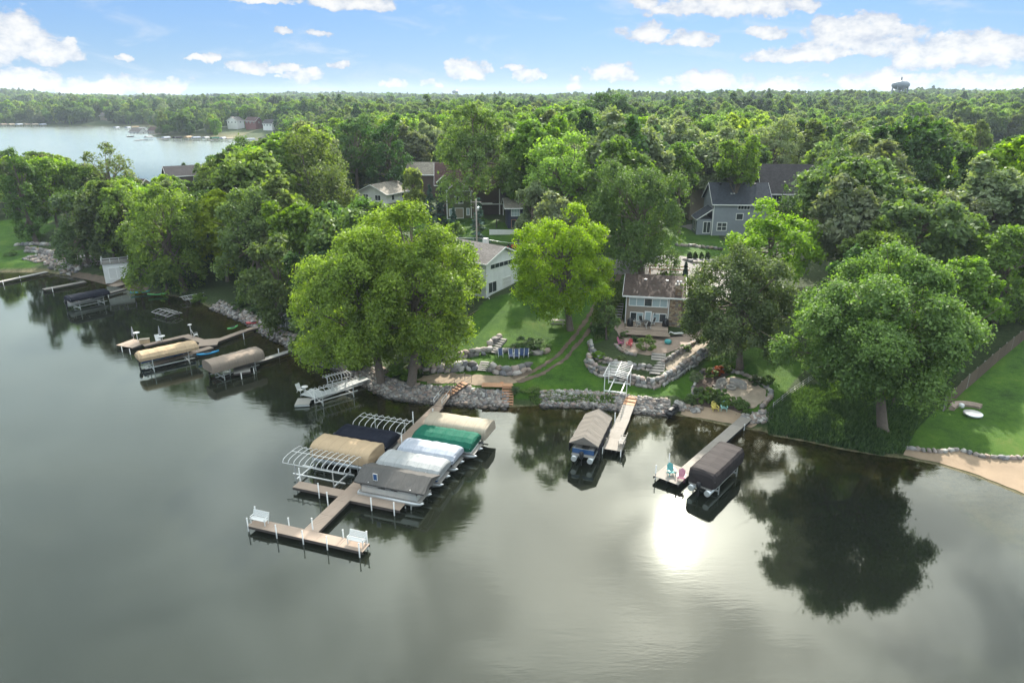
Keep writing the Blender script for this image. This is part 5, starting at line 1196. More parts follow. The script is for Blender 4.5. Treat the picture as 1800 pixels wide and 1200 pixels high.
# patio table set, grills
q = G(1134, 577); pz = 3.2+.36; t = thing('patio_table', (q[0], q[1], pz), 0, 'dark round patio table in front of the cottage door', 'table'); mb = MB(); mb.lathe([(.6, .7), (.62, .74), (.6, .76)], 16); mb.build('table_top', M['brown_steel'], t); mb = MB(); mb.lathe([(.3, 0), (.05, .1), (.05, .7)], 10); mb.build('base', M['brown_steel'], t)
for k, (a, lab) in enumerate([(20, 'right of'), (110, 'behind'), (190, 'left of'), (280, 'in front of')]):
    sling_chair(f'dark patio chair {lab} the round patio table', (q[0]+1.05*math.cos(R(a)), q[1]+.95*math.sin(R(a))), R(a-90), 0, 'dark patio chairs', pz, 'black')
def grill(label, p, z, cover=True):
    t = thing('covered_grill', (p[0], p[1], z), 0, label, 'grill'); mb = MB(); mb.lathe([(.5, 0), (.47, .5), (.42, .85), (.3, 1.05), (.1, 1.14)], 10); mb.build('cover', M['black'], t); [MB().box((x, y, .1), (.05, .05, .2)).build('leg', M['black'], t) for x in (-.25, .25) for y in (-.25, .25)]
grill('black covered grill at the left corner of the cottage deck', G2(1107, 576), pz); grill('black covered grill at the right corner of the cottage deck', G2(1169, 579), pz)
q = G(1188, 591); t = thing('hammock_lounger', q, R(10), 'white curved swing lounger beside the stone chimney wall', 'lounger'); mb = MB(); mb.tube([(-1, 0, .15), (-1.1, 0, .5), (-.8, 0, .75), (-.3, 0, .5), (.5, 0, .55), (1.1, 0, .4)], .06, 6); mb.build('frame', M['white'], t); mb = MB(); mb.bar((-.9, 0, .72), (-.3, 0, .47), .6, .04); mb.bar((-.3, 0, .47), (1.0, 0, .45), .6, .04); mb.build('seat', M['white'], t); mb = MB(); mb.box((0, 0, .05), (2, .7, .1)); mb.build('base', M['beam'], t)
q = G(1174, 604); mb = MB(); mb.lathe([(.35, 0), (.5, .2), (.52, .45), (.3, .6)], 10); tag(mb.build('covered_box', M['teal'], None, q), 'dark teal tub on the patio right of the round bush', 'tub')
# right lawn: curved low bench and steel disc
q = G(1709, 728); curved_bench('low dark curved bench on the right-hand lawn', q, R(35), R(150), 1.7, 2.2, .45, 'paver'); mb = MB(); mb.lathe([(.95, 0), (.97, .2), (.92, .24), (.3, .26)], 22); tag(mb.build('fire_pit_cover', M['alu'], None, (q[0], q[1]-.1, q[2])), 'flat grey disc over a fire pit on the right-hand lawn', 'fire pit')
q = G(1689, 716); mb = MB(); mb.lathe([(.22, 0), (.3, .1), (.3, .4), (.2, .5)], 9); tag(mb.build('stone_stool', M['white'], None, q), 'small white stool at the end of the dark curved bench', 'stool')
# left dock furniture
def post_table(label, px, py, hgt, r=.45):
    p = W(px, py, .55); t = thing('post_table', (p[0], p[1], .57), 0, label, 'table'); mb = MB(); mb.tube([(0, 0, 0), (0, 0, hgt)], .05, 8); mb.build('post', M['pipe'], t); mb = MB(); mb.lathe([(r*.3, hgt-.1), (r, hgt), (r, hgt+.06), (r*.9, hgt+.08)], 12); mb.build('table_top', M['white'], t)
post_table('white round table on a post at the wide end platform', 243, 602, 1.5); post_table('white round table on a post along the tan dock', 286, 600, .8)
post_table('tall white post with a round top at the tan dock corner', 337, 592, 1.9, .3); post_table('white round table on the white dock', 537, 692, .9, .4)
def folded_umbrella(label, px, py):
    p = W(px, py, .55); t = thing('folded_umbrella', (p[0], p[1], .57), 0, label, 'umbrella'); mb = MB(); mb.tube([(0, 0, 0), (0, 0, 2.3)], .03, 6); mb.build('pole', M['pipe'], t); mb = MB(); mb.lathe([(.22, .9), (.17, 1.3), (.1, 1.9), (.03, 2.25)], 8); mb.build('canopy', M['can_light'], t)
folded_umbrella('folded grey umbrella on the wide end platform', 236, 600); folded_umbrella('folded grey umbrella halfway along the tan dock', 283, 599)
p = W(255, 603, .55); t = thing('storage_box', (p[0], p[1], .57), R(20), 'tan storage box on the wide end platform', 'box'); mb = MB(); mb.box((0, 0, .3), (1.3, .6, .6)); mb.build('body', M['can_tan'], t); mb = MB(); mb.box((0, 0, .64), (1.36, .66, .08)); mb.build('lid', M['can_beige'], t)
sling_chair('white chair beside the tall post on the tan dock', W(345, 592, .55), R(120), 0, None, .57, 'white'); sling_chair('white chair beside the round table along the tan dock', W(279, 602, .55), R(40), 0, None, .57, 'white')
def kayak(label, p, rz, z, m, L=3.0, tilt=0):
    mb = MB(); V = []; n = 9
    for i in range(n):
        s = -1+2*i/(n-1); k = max(.03, (1-abs(s)**2.2)); up = .12*s*s; V += [(s*L/2, -.33*k, .24+up), (s*L/2, -.2*k, .05+up), (s*L/2, .2*k, .05+up), (s*L/2, .33*k, .24+up), (s*L/2, 0, .33+up)]
    mb.add(V, [(i*5+j, i*5+(j+1) % 5, (i+1)*5+(j+1) % 5, (i+1)*5+j) for i in range(n-1) for j in range(5)]+[tuple(range(5)), tuple(range(n*5-5, n*5))], 0, True)
    t = thing('kayak', (p[0], p[1], z), rz, label, 'kayak'); o = mb.build('hull', M[m], t, (0, 0, 0), (tilt, 0, 0)); mb = MB(); mb.lathe([(.3, .31), (.33, .36), (.24, .36)], 12); c = mb.build('cockpit', M['dark'], t, (0, 0, 0), (tilt, 0, 0)); c.scale = (1.6, .75, 1)
kayak('bright blue kayak lying on the tan dock by the taupe canopy', W(366, 623, .6), R(33), .6, 'kayak_blue'); kayak('lime green kayak on the bank beside the small shed', G2(478, 571), R(-10), G(478, 571)[2]+.1, 'lime', 2.6)
kayak('green kayak leaning at the shore end of the tan dock', G2(410, 581), R(60), .3, 'lime', 2.0); kayak('teal boat on the bank below the white boathouse', G2(247, 517), R(20), .2, 'teal', 3.4); kayak('green boat on the bank right of the white boathouse', G2(277, 521), R(10), .25, 'lime', 3.4)
kayak('red kayak on the stones at the shore end of the tan dock', G2(447, 571), R(25), G(447, 571)[2]+.2, 'red', 2.4); kayak('upturned grey boat beside the small shed', G2(492, 574), R(-60), G(492, 574)[2]+.2, 'can_light', 3.2)
# sign on the plank dock
p = DL(2.6, 7.1); t = thing('dock_sign', (p[0], p[1], .57), A0, 'small blue sign on a post beside the charcoal canopy', 'sign'); mb = MB(); mb.tube([(0, 0, -.2), (0, 0, 2.2)], .035, 6); mb.build('post', M['pipe'], t); mb = MB(); mb.box((0, -.05, 1.95), (.46, .03, .7)); mb.build('sign_board', M['white'], t); mb = MB(); mb.box((0, -.07, 1.95), (.36, .02, .58)); mb.build('sign_face', M['hull_blue'], t)

# ------------------------------------------------------------------ houses
M['sid_grey'] = mat_siding('taupe_siding', (.27, .22, .175)); M['sid_white'] = mat_siding('white_siding', (.74, .75, .75), .2, True); M['sid_white2'] = mat_siding('white_lap_siding', (.68, .68, .66)); M['sid_blue'] = mat_siding('blue_grey_siding', (.25, .275, .31)); M['sid_olive'] = mat_siding('olive_siding', (.115, .125, .07)); M['sid_brown'] = mat_siding('dark_brown_siding', (.07, .05, .04)); M['sid_navy'] = mat_siding('navy_siding', (.022, .03, .06)); M['sid_tan'] = mat_siding('tan_siding', (.35, .29, .22)); M['sid_red'] = mat_siding('brick_red_siding', (.16, .055, .05))
M['rf_brown'] = mat_shingle('dark_brown_shingles', (.052, .036, .029)); M['rf_grey'] = mat_shingle('grey_shingles', (.145, .13, .12)); M['rf_blue'] = mat_shingle('slate_shingles', (.04, .048, .062)); M['rf_beige'] = mat_shingle('beige_shingles', (.21, .19, .155)); M['rf_maroon'] = mat_shingle('maroon_shingles', (.075, .042, .038)); M['rf_char'] = mat_shingle('charcoal_shingles', (.05, .045, .047))
def house(name, loc, rz, label, cat='house'): return thing(name, loc, rz, label, cat)
def walls(t, x0, x1, y0, y1, z0, z1, m, gab=None, rise=0, name='wall'):
    mb = MB()
    if gab is None: mb.box(((x0+x1)/2, (y0+y1)/2, (z0+z1)/2), (x1-x0, y1-y0, z1-z0))
    elif gab == 'x': ym = (y0+y1)/2; mb.prism([(y0, z0), (y1, z0), (y1, z1), (ym, z1+rise), (y0, z1)], x0, x1, 'x')
    else: xm = (x0+x1)/2; mb.prism([(x0, z0), (x1, z0), (x1, z1), (xm, z1+rise), (x0, z1)], y0, y1, 'y')
    return mb.build(name, M[m], t)
def gable(t, x0, x1, y0, y1, ze, rise, axis, m, o=.45, th=.16, trim='trim', mid=None):
    """gabled roof, ridge along the given axis, with white fascia boards"""
    a0, a1 = (y0, y1) if axis == 'x' else (x0, x1); am = (a0+a1)/2 if mid is None else mid
    s0, s1 = rise/(am-a0), rise/(a1-am); b = .03
    pf = [(a0-o, ze+b-o*s0), (am, ze+b+rise), (a1+o, ze+b-o*s1), (a1+o, ze+b-o*s1+th), (am, ze+b+rise+th), (a0-o, ze+b-o*s0+th)]
    e0, e1 = (x0-o, x1+o) if axis == 'x' else (y0-o, y1+o); mb = MB()
    for k in (0, 1):
        q = [pf[0], pf[1], pf[4], pf[5]] if k == 0 else [pf[1], pf[2], pf[3], pf[4]]
        mb.prism(q, e0, e1, axis)
    r = mb.build('roof', M[m], t); f = MB()
    for (a, z) in ((a0-o, ze+b-o*s0), (a1+o, ze+b-o*s1)):
        d = -.025 if a < am else .025
        c = ((e0+e1)/2, a+d, z+.06) if axis == 'x' else (a+d, (e0+e1)/2, z+.06); s = (e1-e0+.04, .04, .22) if axis == 'x' else (.04, e1-e0+.04, .22); f.box(c, s)
    for e, d in ((e0, -.03), (e1, .03)):
        for i, j in ((0, 1), (1, 2)):
            A = (e+d, pf[i][0], pf[i][1]+.06) if axis == 'x' else (pf[i][0], e+d, pf[i][1]+.06); B = (e+d, pf[j][0], pf[j][1]+.06) if axis == 'x' else (pf[j][0], e+d, pf[j][1]+.06); f.bar(A, B, .04, .2)
    f.build('fascia', M[trim], r); return r
_wn = {}
def win(t, pos, face, w, h, cols=1, rows=1, pane='glass', name='window', frame='trim', fr=.08):
    """window on a wall: pos is its centre on the wall plane; panes are sub-parts"""
    rz = {'F': 0, 'R': R(90), 'B': R(180), 'L': R(-90)}[face]; mb = MB()
    for s in (-1, 1): mb.box((s*(w/2-fr/2), -.02, 0), (fr, .08, h)); mb.box((0, -.021, s*(h/2-fr/2)), (w-.004, .081, fr))
    for k in range(1, cols): mb.box((-w/2+w*k/cols, -.02, 0), (fr*.7, .07, h-fr))
    for k in range(1, rows): mb.box((0, -.02, -h/2+h*k/rows), (w-fr, .065, fr*.6))
    o = mb.build(name, M[frame], t, pos, (0, 0, rz)); pw, ph = w/cols, h/rows; pm = pane if isinstance(pane, list) else [pane]
    for i in range(cols):
        for j in range(rows):
            p = MB(); p.box((-w/2+pw*(i+.5), -.012, -h/2+ph*(j+.5)), (pw-.02, .02, ph-.02)); p.build('pane', M[pm[i % len(pm)]], o)
    return o
def stonework(t, x0, x1, z0, z1, y, dep=.3, name='stone_wall', seed=3, m=None):
    """stacked fieldstones of a chimney wall: each stone set proud of the mortar"""
    rs = random.Random(seed); mb = MB(); mb.box(((x0+x1)/2, y+dep/2, (z0+z1)/2), (x1-x0, dep, z1-z0)); o = mb.build(name, M['fieldstone_mortar'], t)
    st = MB(); z = z0
    while z < z1-.08:
        hh = min(rs.uniform(.16, .3), z1-z); x = x0
        while x < x1-.06:
            w = min(rs.uniform(.2, .5), x1-x); st.box((x+w/2, y-.02, z+hh/2), (w-.03, .1, hh-.03), mat=rs.randrange(4)); x += w
        z += hh
    so = st.build('stone', [M['fs1'], M['fs2'], M['fs3'], M['fs4']], o); so['kind'] = 'stuff'; return o
M['fieldstone_mortar'] = mat('mortar', (.16, .13, .10), .9); M['fs1'] = mat('fieldstone_tan', (.30, .215, .14), .85, .25); M['fs2'] = mat('fieldstone_brown', (.20, .13, .085), .85, .25); M['fs3'] = mat('fieldstone_buff', (.36, .28, .19), .85, .25); M['fs4'] = mat('fieldstone_grey', (.21, .18, .155), .85, .25)

# --- grey cottage
a_, b_ = Vector(W(1098, 568, 3.2)), Vector(W(1196, 574, 3.2)); wd = (b_-a_).length; cz = math.atan2(b_.y-a_.y, b_.x-a_.x); cc = (a_+b_)/2
t = house('cottage', (cc.x, cc.y, 3.2), cz, 'grey sided cottage with dark brown roof and stone chimney', 'house'); hw = wd/2; hz = 4.35
walls(t, -hw, hw, 0, 12, -.5, hz, 'sid_grey', 'x', 1.55)
rf = gable(t, -hw, hw, 0, 12, hz, 1.55, 'x', 'rf_brown', .5)
for x in (-1.4, 1.8): mb = MB(); mb.box((x, 4.4, hz+1.32), (.4, .3, .2)); mb.build('roof_vent', M['alu'], rf)
for x in (-hw+.06, hw*.53): mb = MB(); mb.box((x, -.03, hz/2), (.13, .08, hz)); mb.build('corner_trim', M['trim'], t)
win(t, (-hw*.2, -.01, 3.4), 'F', 5.6, 1.32, 5, 1, ['blind', 'blind', 'glass', 'blind', 'blind'], fr=.12)
win(t, (-hw*.585, -.01, 1.15), 'F', 1.95, 1.4, 2, 1, ['glass', 'blind'], fr=.11); win(t, (hw*.23, -.01, 1.15), 'F', 2.0, 1.4, 2, 1, ['blind', 'glass'], fr=.11)
dr = win(t, (-hw*.175, -.02, 1.05), 'F', 1.05, 2.05, 1, 1, 'blind', 'door', fr=.16); mb = MB(); mb.lathe([(.04, 0), (.05, .04), (.02, .08)], 6, (.32, -.09, -.1)); mb.build('handle', M['dark'], dr)
mb = MB(); mb.box((hw*.06, -.08, 1.7), (.13, .12, .3)); mb.build('wall_lamp', M['black'], t)
stonework(t, hw*.57, hw-.02, -.4, hz+.1, -.16, .14, 'stone_wall')
ch = stonework(t, hw*.72, hw*.97, hz+.0, hz+1.75, .35, .9, 'chimney', 5); mb = MB(); mb.box((hw*.845, .8, hz+1.8), (hw*.25+.16, 1.06, .09)); mb.build('chimney_cap', M['concrete'], ch)
for k in range(2): mb = MB(); mb.lathe([(.12, 0), (.12, .3), (.2, .34), (.2, .42), (.05, .48)], 10, (hw*.79+.42*k, .8, hz+1.84)); mb.build('flue', M['alu'], ch)
walls(t, hw, hw+4.5, 1.8, 10, -.5, 3.6, 'sid_grey', name='wing_wall'); gable(t, hw+.52, hw+4.5, 1.8, 10, 3.6, 1.1, 'x', 'rf_beige', .4)
win(t, (hw+3.2, 1.79, 2.2), 'F', 1.2, 1.2, 2, 1, 'glass')
dk = MB(); dk.box((-hw*.2, -1.6, .15), (hw*1.5, 3.2, .34)); d_ = dk.build('deck', M['deck'], t)
for k in range(3): mb = MB(); mb.box((-hw*.2, -3.45-.5*k, .19-.085*(k+1)), (hw*1.5+.3*k, .49, .1)); mb.build('step', M['deck'], d_)
# side steps up the left of the cottage
stairs('stone steps climbing the slope left of the cottage', G2(1090, 520)+(H(*G2(1090, 520))+.1,), G2(1084, 562)+(H(*G2(1084, 562))+.05,), 1.3, 9, 'concrete')
stairs('stone steps up through the boulder walls to the cottage', G2(1158, 624)+(H(*G2(1158, 624))+.25,), G2(1154, 660)+(H(*G2(1154, 660))+.1,), 1.7, 8, 'concrete')
stairs('small stone steps in the lower boulder wall', G2(853, 637)+(H(*G2(853, 637))+.15,), G2(847, 653)+(H(*G2(847, 653))+.05,), 1.05, 5, 'concrete')
stairs('stone steps through the upper wall behind the blue chairs', G2(884, 597)+(H(*G2(884, 597))+.2,), G2(864, 622)+(H(*G2(864, 622))+.1,), 1.2, 7, 'concrete')
# --- white house with gable to the right
q = G(855, 524); t = house('white_house', q, R(-39.3), 'white house with beige gabled roof above the lawn'); hz = 5.6
walls(t, -12, 0, 0, 8.2, -1.5, hz, 'sid_white', 'x', 1.75); gable(t, -12, 0, 0, 8.2, hz, 1.75, 'x', 'rf_grey', .55)
win(t, (.01, 4.2, 4.75), 'R', 6.4, .8, 6, 1, 'glass', fr=.06); win(t, (.01, 1.45, 1.5), 'R', 2.0, 1.75, 2, 1, 'glass', fr=.07); win(t, (.01, 5.0, 1.5), 'R', 2.2, 1.9, 1, 3, 'white', 'garage_door')
win(t, (-1.7, -.01, 4.2), 'F', 1.0, 2.1, 1, 1, 'glass', 'balcony_door'); win(t, (-5, -.01, 4.3), 'F', 1.6, 1.3, 2, 1, 'glass'); win(t, (-2, -.01, 1.2), 'F', 2.2, 1.5, 2, 1, 'glass')
mb = MB(); mb.box((-2, -.75, 3.0), (3.6, 1.5, .15)); bl = mb.build('balcony', M['concrete'], t); rails(bl, (-3.7, -1.45, 3.05), (-.3, -1.45, 3.05), (0, 0, 0), .9, 'black')
mb = MB(); mb.box((-4.6, 5.2, hz+1.7), (.7, .7, 1.5)); mb.build('chimney', M['white'], t); mb = MB(); mb.bar((.3, .2, .1), (1.6, -.6, -.4), .1, .1); mb.build('downspout', M['trim'], t)
# --- blue grey house
q = G(1250, 414); t = house('blue_grey_house', q, R(-4), 'large blue grey house with slate roof and white trim'); hz = 7.0
walls(t, 0, 12, 0, 11, -1.5, hz, 'sid_blue', 'x', 3.7); rf = gable(t, 0, 12, 0, 11, hz, 3.7, 'x', 'rf_blue', .5)
for x in (4.0, 4.6): mb = MB(); mb.box((x, 2+x*.1, hz+1.8), (.35, .35, .3)); mb.build('roof_vent', M['alu'], rf)
for k in range(4): mb = MB(); mb.box((2+2.5*k, 5.0, hz+3.6), (.5, .3, .3)); mb.build('roof_vent', M['dark'], rf)
for x in (.05,): mb = MB(); mb.box((x, -.03, hz/2), (.16, .08, hz)); mb.build('corner_trim', M['trim'], t)
win(t, (6.4, -.01, 6.2), 'F', 2.6, .9, 4, 1, 'glass'); win(t, (5.7, -.01, 4.2), 'F', 1.6, 1.5, 1, 1, 'glass', fr=.14); win(t, (2.1, -.01, 2.0), 'F', 2.2, 1.9, 2, 2, 'glass', fr=.16); win(t, (9.6, -.01, 6.0), 'F', 1.8, 1.3, 2, 1, 'glass'); win(t, (10, -.01, 2.2), 'F', 2.0, 1.6, 2, 1, 'glass')
walls(t, -3.2, 0, .6, 6, -1.0, 3.4, 'sid_blue', 'y', 0.01, name='porch_wall'); gable(t, -3.2, -.0, .6, 6, 3.4, 2.2, 'y', 'rf_blue', .3, mid=-.05)
win(t, (-1.0, .59, 1.7), 'F', 1.7, 2.6, 2, 1, 'glass', 'porch_opening', fr=.14); win(t, (-3.21, 3.2, 1.7), 'L', 2.4, 2.2, 2, 1, 'glass', fr=.14)
# --- dark brown roofed house behind it
v = W(1340, 345, 8.5); D = 158; X = v[0]*D/v[1]; t = house('brown_roofed_house', (X, D, H(X, D)-.3), R(-5), 'house with a large dark brown roof behind the blue grey one'); walls(t, 0, 12, 0, 11, 0, 8.4, 'sid_brown', 'x', 5.6); gable(t, 0, 12, 0, 11, 8.4, 5.6, 'x', 'rf_char', .5); win(t, (3.2, -.01, 7.0), 'F', 2.4, 1.5, 2, 1, 'glass'); win(t, (7, -.01, 7.0), 'F', 2, 1.4, 2, 1, 'glass')
# --- olive house
q = G(786, 385); t = house('olive_house', q, R(4), 'olive green gabled house with white trim and brown roof behind'); 
walls(t, 0, 5.6, 0, 8, -1.0, 6.3, 'sid_olive', 'y', 2.3); gable(t, 0, 5.6, 0, 8, 6.3, 2.3, 'y', 'rf_maroon', .45)
for x in (.05, 5.55): mb = MB(); mb.box((x, -.03, 3.1), (.22, .1, 6.4)); mb.build('corner_trim', M['trim'], t)
mb = MB(); mb.box((2.8, -.04, .0), (5.7, .1, .22)); mb.build('base_trim', M['trim'], t); mb = MB(); mb.box((2.8, -.045, 6.3), (5.7, .1, .2)); mb.build('gable_trim', M['trim'], t)
win(t, (2.8, -.01, 4.3), 'F', 2.0, 1.7, 2, 1, 'glass', fr=.16); win(t, (.95, -.01, 1.5), 'F', 1.0, 1.7, 1, 1, 'blind', fr=.16); win(t, (2.8, -.01, 1.3), 'F', 2.0, 2.4, 1, 1, 'can_beige', 'garage_door', fr=.14); win(t, (4.8, -.01, 1.6), 'F', .8, 1.7, 1, 1, 'blind', fr=.16)
walls(t, -2.4, 13, 3.5, 13, -1, 7.4, 'sid_brown', 'x', 4.2, 'rear_wall'); gable(t, -2.4, 13, 3.5, 13, 7.4, 4.2, 'x', 'rf_maroon', .4)
walls(t, -2.0, .6, 2.9, 6, 6.6, 8.0, 'sid_brown', 'y', 1.2, 'dormer_wall'); gable(t, -2.0, .6, 2.9, 6, 8.0, 1.2, 'y', 'rf_maroon', .25); win(t, (-.7, 2.88, 7.5), 'F', 1.5, .9, 2, 1, 'glass', fr=.14)
win(t, (-1.5, 3.48, 2.2), 'F', 1.3, 1.6, 1, 1, 'glass', fr=.14); mb = MB(); mb.box((12.2, 3.44, 3), (.25, .1, 6.5)); mb.build('corner_trim', M['trim'], t)
mb = MB(); mb.bar((8, 2.4, 2.9), (13.4, 2.4, 2.9), .2, .2); mb.box((9, 2.9, 3.0), (3, 1.3, .15)); mb.box((13, 2.4, 1), (.2, .2, 4)); mb.build('porch', M['trim'], t)
# --- navy house
q = G(893, 402); t = house('navy_house', q, R(6), 'small navy house with brown hip roof and wooden deck'); walls(t, 0, 6.5, 0, 6, -1, 4.6, 'sid_navy'); gable(t, 0, 6.5, 0, 6, 4.6, 1.3, 'x', 'rf_beige', .8); win(t, (1.6, -.01, 3.4), 'F', 1.9, 1.6, 3, 2, 'blind', fr=.1); win(t, (1.2, -.01, 1.0), 'F', 1.0, 1.9, 1, 1, 'glass', 'door', 'cedar'); win(t, (3.2, -.01, 1.0), 'F', 2.0, 1.7, 4, 4, 'dark', 'lattice', 'cedar', .1)
mb = MB(); mb.box((1.5, -1.6, -.4), (6, 3, .4)); mb.build('deck', M['cedar'], t); mb = MB(); [mb.box((-2.4+.0, -.2+.5*k, 1.0), (.06, .45, 1.7)) for k in range(4)]; mb.build('screen_fence', M['beam'], t)
# --- white bungalow
v = W(680, 356, 9); D = 178; X = v[0]*D/v[1]; t = house('white_bungalow', (X, D, H(X, D)), R(62), 'white bungalow with beige gabled roof among the trees'); hz = CAM_H+(W(680, 342, 0)[1] and 0)-H(X, D)
def zpx(py, D): v = (600-py)/1200; return CAM_H+(v*math.cos(PITCH)-math.sin(PITCH))/(math.cos(PITCH)+v*math.sin(PITCH))*D
hz = zpx(341, D)-H(X, D); bz = zpx(356, D)-H(X, D)-.4
walls(t, 0, 10, 0, 9.2, bz, hz, 'sid_white2', 'x', 2.0); gable(t, 0, 10, 0, 9.2, hz, 2.0, 'x', 'rf_beige', .7)
t.location.z = H(X, D); walls(t, .2, 9.8, .2, 9, -1, bz, 'sid_tan', name='basement_wall')
for k in (2.4, 6.4): win(t, (-.01, 9.2-k, hz-1.2), 'L', 1.9, 1.5, 2, 1, 'glass', fr=.1)
win(t, (2.6, -.01, hz-1.2), 'F', 1.2, 1.4, 1, 1, 'glass'); win(t, (7, -.01, hz-1.2), 'F', 1.2, 1.4, 1, 1, 'glass')
rails(t, (-1.6, -.6, bz), (-1.6, 9.4, bz), (0, 0, 0), .9, 'trim', 'deck_railing', .04); mb = MB(); mb.box((-.8, 4.4, bz-.08), (1.7, 10, .15)); mb.build('deck', M['deck_grey'], t)
def simple_house(px, py, D, w, d, hz, rise, rz, wm, rm, label, axis='x', name='house', wins=2, base=None):
    v = W(px, py, 5); X = v[0]*D/v[1]; z = H(X, D) if base is None else base; top = zpx(py, D)-z; hz = max(top, 2.2) if hz is None else hz
    t = house(name, (X, D, z), R(rz), label); walls(t, -w/2, w/2, 0, d, -1, hz, wm, axis, rise); gable(t, -w/2, w/2, 0, d, hz, rise, axis, rm, .5)
    for k in range(wins): win(t, (-w/2+w*(k+.5)/wins, -.01, hz-1.4), 'F', 1.4, 1.4, 2, 1, 'glass')
    win(t, (-w/2-.01, d/2, hz-1.4), 'L', 1.3, 1.4, 2, 1, 'glass'); win(t, (w/2+.01, d/2, hz-1.4), 'R', 1.3, 1.4, 2, 1, 'glass'); return t
simple_house(752, 306, 190, 12, 8, None, 2.6, -8, 'sid_brown', 'rf_beige', 'long tan house with beige roofs behind the yellow green birch')
simple_house(576, 403, 138, 7, 6, None, 1.6, 25, 'sid_tan', 'rf_beige', 'brownish low roof peeping out behind the largest yellow green tree', wins=1)
simple_house(327, 308, 228, 11, 8, None, 2.6, 35, 'sid_brown', 'rf_char', 'dark shed roof in front of the far lake', 'x', wins=2)
simple_house(146, 334, 212, 10, 7, None, 2.6, 30, 'sid_grey', 'rf_grey', 'grey roofed house behind the thin open tree')
simple_house(228, 330, 238, 8, 6, None, 2, -20, 'sid_tan', 'rf_maroon', 'brown roofed house right of the thin open tree', wins=1)
simple_house(1242, 322, 168, 7, 6, None, 2, 0, 'sid_tan', 'rf_maroon', 'small tan house behind the small bright forked tree', wins=1)
# --- white boathouse with roof terrace
q = G(212, 491); t = house('boathouse', (q[0]-.5, q[1], q[2]), R(28), 'small white boathouse with a railed roof terrace', 'boathouse'); walls(t, -2.2, 2.2, 0, 5.5, -.6, 3.2, 'sid_white2'); mb = MB(); mb.box((0, 2.75, 3.27), (4.8, 5.9, .14)); mb.build('roof', M['concrete'], t)
win(t, (0, -.01, 1.3), 'F', 2.8, 2.3, 2, 1, 'white', 'boat_door', fr=.14)
for A, B in [((-2.3, -.1, 3.34), (2.3, -.1, 3.34)), ((-2.3, -.1, 3.34), (-2.3, 5.6, 3.34)), ((2.3, -.1, 3.34), (2.3, 5.6, 3.34))]: rails(t, A, B, (0, 0, 0), .95, 'trim', 'railing', .04)
q = G(507, 578); simple = house('garden_shed', (q[0], q[1], q[2]), R(25), 'small pale grey shed on the stones of the cove', 'shed'); walls(simple, -.9, .9, 0, 1.8, -.4, 1.9, 'can_light', 'y', .6); gable(simple, -.9, .9, 0, 1.8, 1.9, .6, 'y', 'rf_grey', .15, .08)
win(simple, (0, -.01, .9), 'F', .8, 1.6, 1, 1, 'can_light', 'door')
# --- small yard walls behind the white house
q = G(868, 418); t = thing('white_retaining_wall', (*G2(892, 412), H(*G2(892, 412))), R(-4), 'low white retaining wall below the navy house', 'wall'); t['kind'] = 'thing'; [MB().box((-3+1.5*k, 0, .4), (1.48, .25, 1.1)).build('block', M['white'], t) for k in range(5)]
q = G2(900, 440); t = thing('garden_tractor', (q[0], q[1], H(*q)), R(20), 'red garden tractor behind the white house roof', 'tractor'); mb = MB(); mb.box((.4, 0, .75), (.9, .6, .5)); mb.box((-.5, 0, .6), (.8, .8, .25)); mb.build('body', M['red'], t); mb = MB(); mb.box((-.5, 0, .85), (.45, .5, .15)); mb.box((-.72, 0, 1.1), (.1, .5, .45)); mb.build('seat', M['black'], t)
for x, r in ((-.6, .42), (.6, .3)):
    for s in (-1, 1): mb = MB(); mb.tube([(x, s*.4, r), (x, s*.62, r)], r, 12); mb.build('wheel', M['black'], t)
# --- utility pole and wires
D = 119; v = W(838, 420, 6); X = v[0]*D/v[1]; z = H(X, D); ht = zpx(350, D)-z; t = thing('utility_pole', (X, D, z), 0, 'grey wooden utility pole behind the white house', 'pole'); mb = MB(); mb.tube([(0, 0, -.5), (0, 0, ht)], [.16, .11], 8); mb.build('pole', M['bark_pale'], t); mb = MB(); mb.bar((-.9, 0, ht-.5), (.9, 0, ht-.5), .09, .11); mb.build('crossarm', M['bark_pale'], t); mb = MB(); mb.lathe([(.2, 0), (.22, .6), (.12, .7)], 10, (.3, 0, ht-2)); mb.build('transformer', M['alu'], t)
zs = ht*.42
for x1, z1 in ((-19, zs+1.2), (17, zs-1.5)): mb = MB(); mb.tube([Vector((0, 0, zs)).lerp(Vector((x1, 2, z1)), k/8)-Vector((0, 0, .6*math.sin(math.pi*k/8))) for k in range(9)], .022, 4); mb.build('wire', M['alu'], t)
# --- pergola and planter wall behind the cottage
q = G(1174, 486); t = thing('pergola', (q[0], q[1], q[2]), R(-8), 'low wooden pergola frame behind the cottage roof', 'pergola')
for k in range(6): mb = MB(); mb.bar((-3+1.2*k, -1.4, 1.6), (-3+1.2*k, 1.4, 1.6), .1, .14); mb.build('slat', M['deck_pale'], t)
for y in (-1.2, 1.2): mb = MB(); mb.bar((-3.2, y, 1.47), (3.3, y, 1.47), .12, .16); mb.build('beam', M['cedar'], t)
for x in (-3, 3): 
    for y in (-1.2, 1.2): mb = MB(); mb.box((x, y, .7), (.14, .14, 1.4)); mb.build('post', M['cedar'], t)
p0, p1 = G2(1213, 500), G2(1238, 474); boulder_wall([(1160, 495), (1175, 496), (1196, 499)], .5, 1, 'dark stone edge behind the cottage chimney')
t = thing('parapet_wall', (p0[0], p0[1], H(*p0)), math.atan2(p1[1]-p0[1], p1[0]-p0[0]), 'pale parapet wall along the concrete drive', 'wall'); t['kind'] = 'thing'; L = math.hypot(p1[0]-p0[0], p1[1]-p0[1]); n = 5
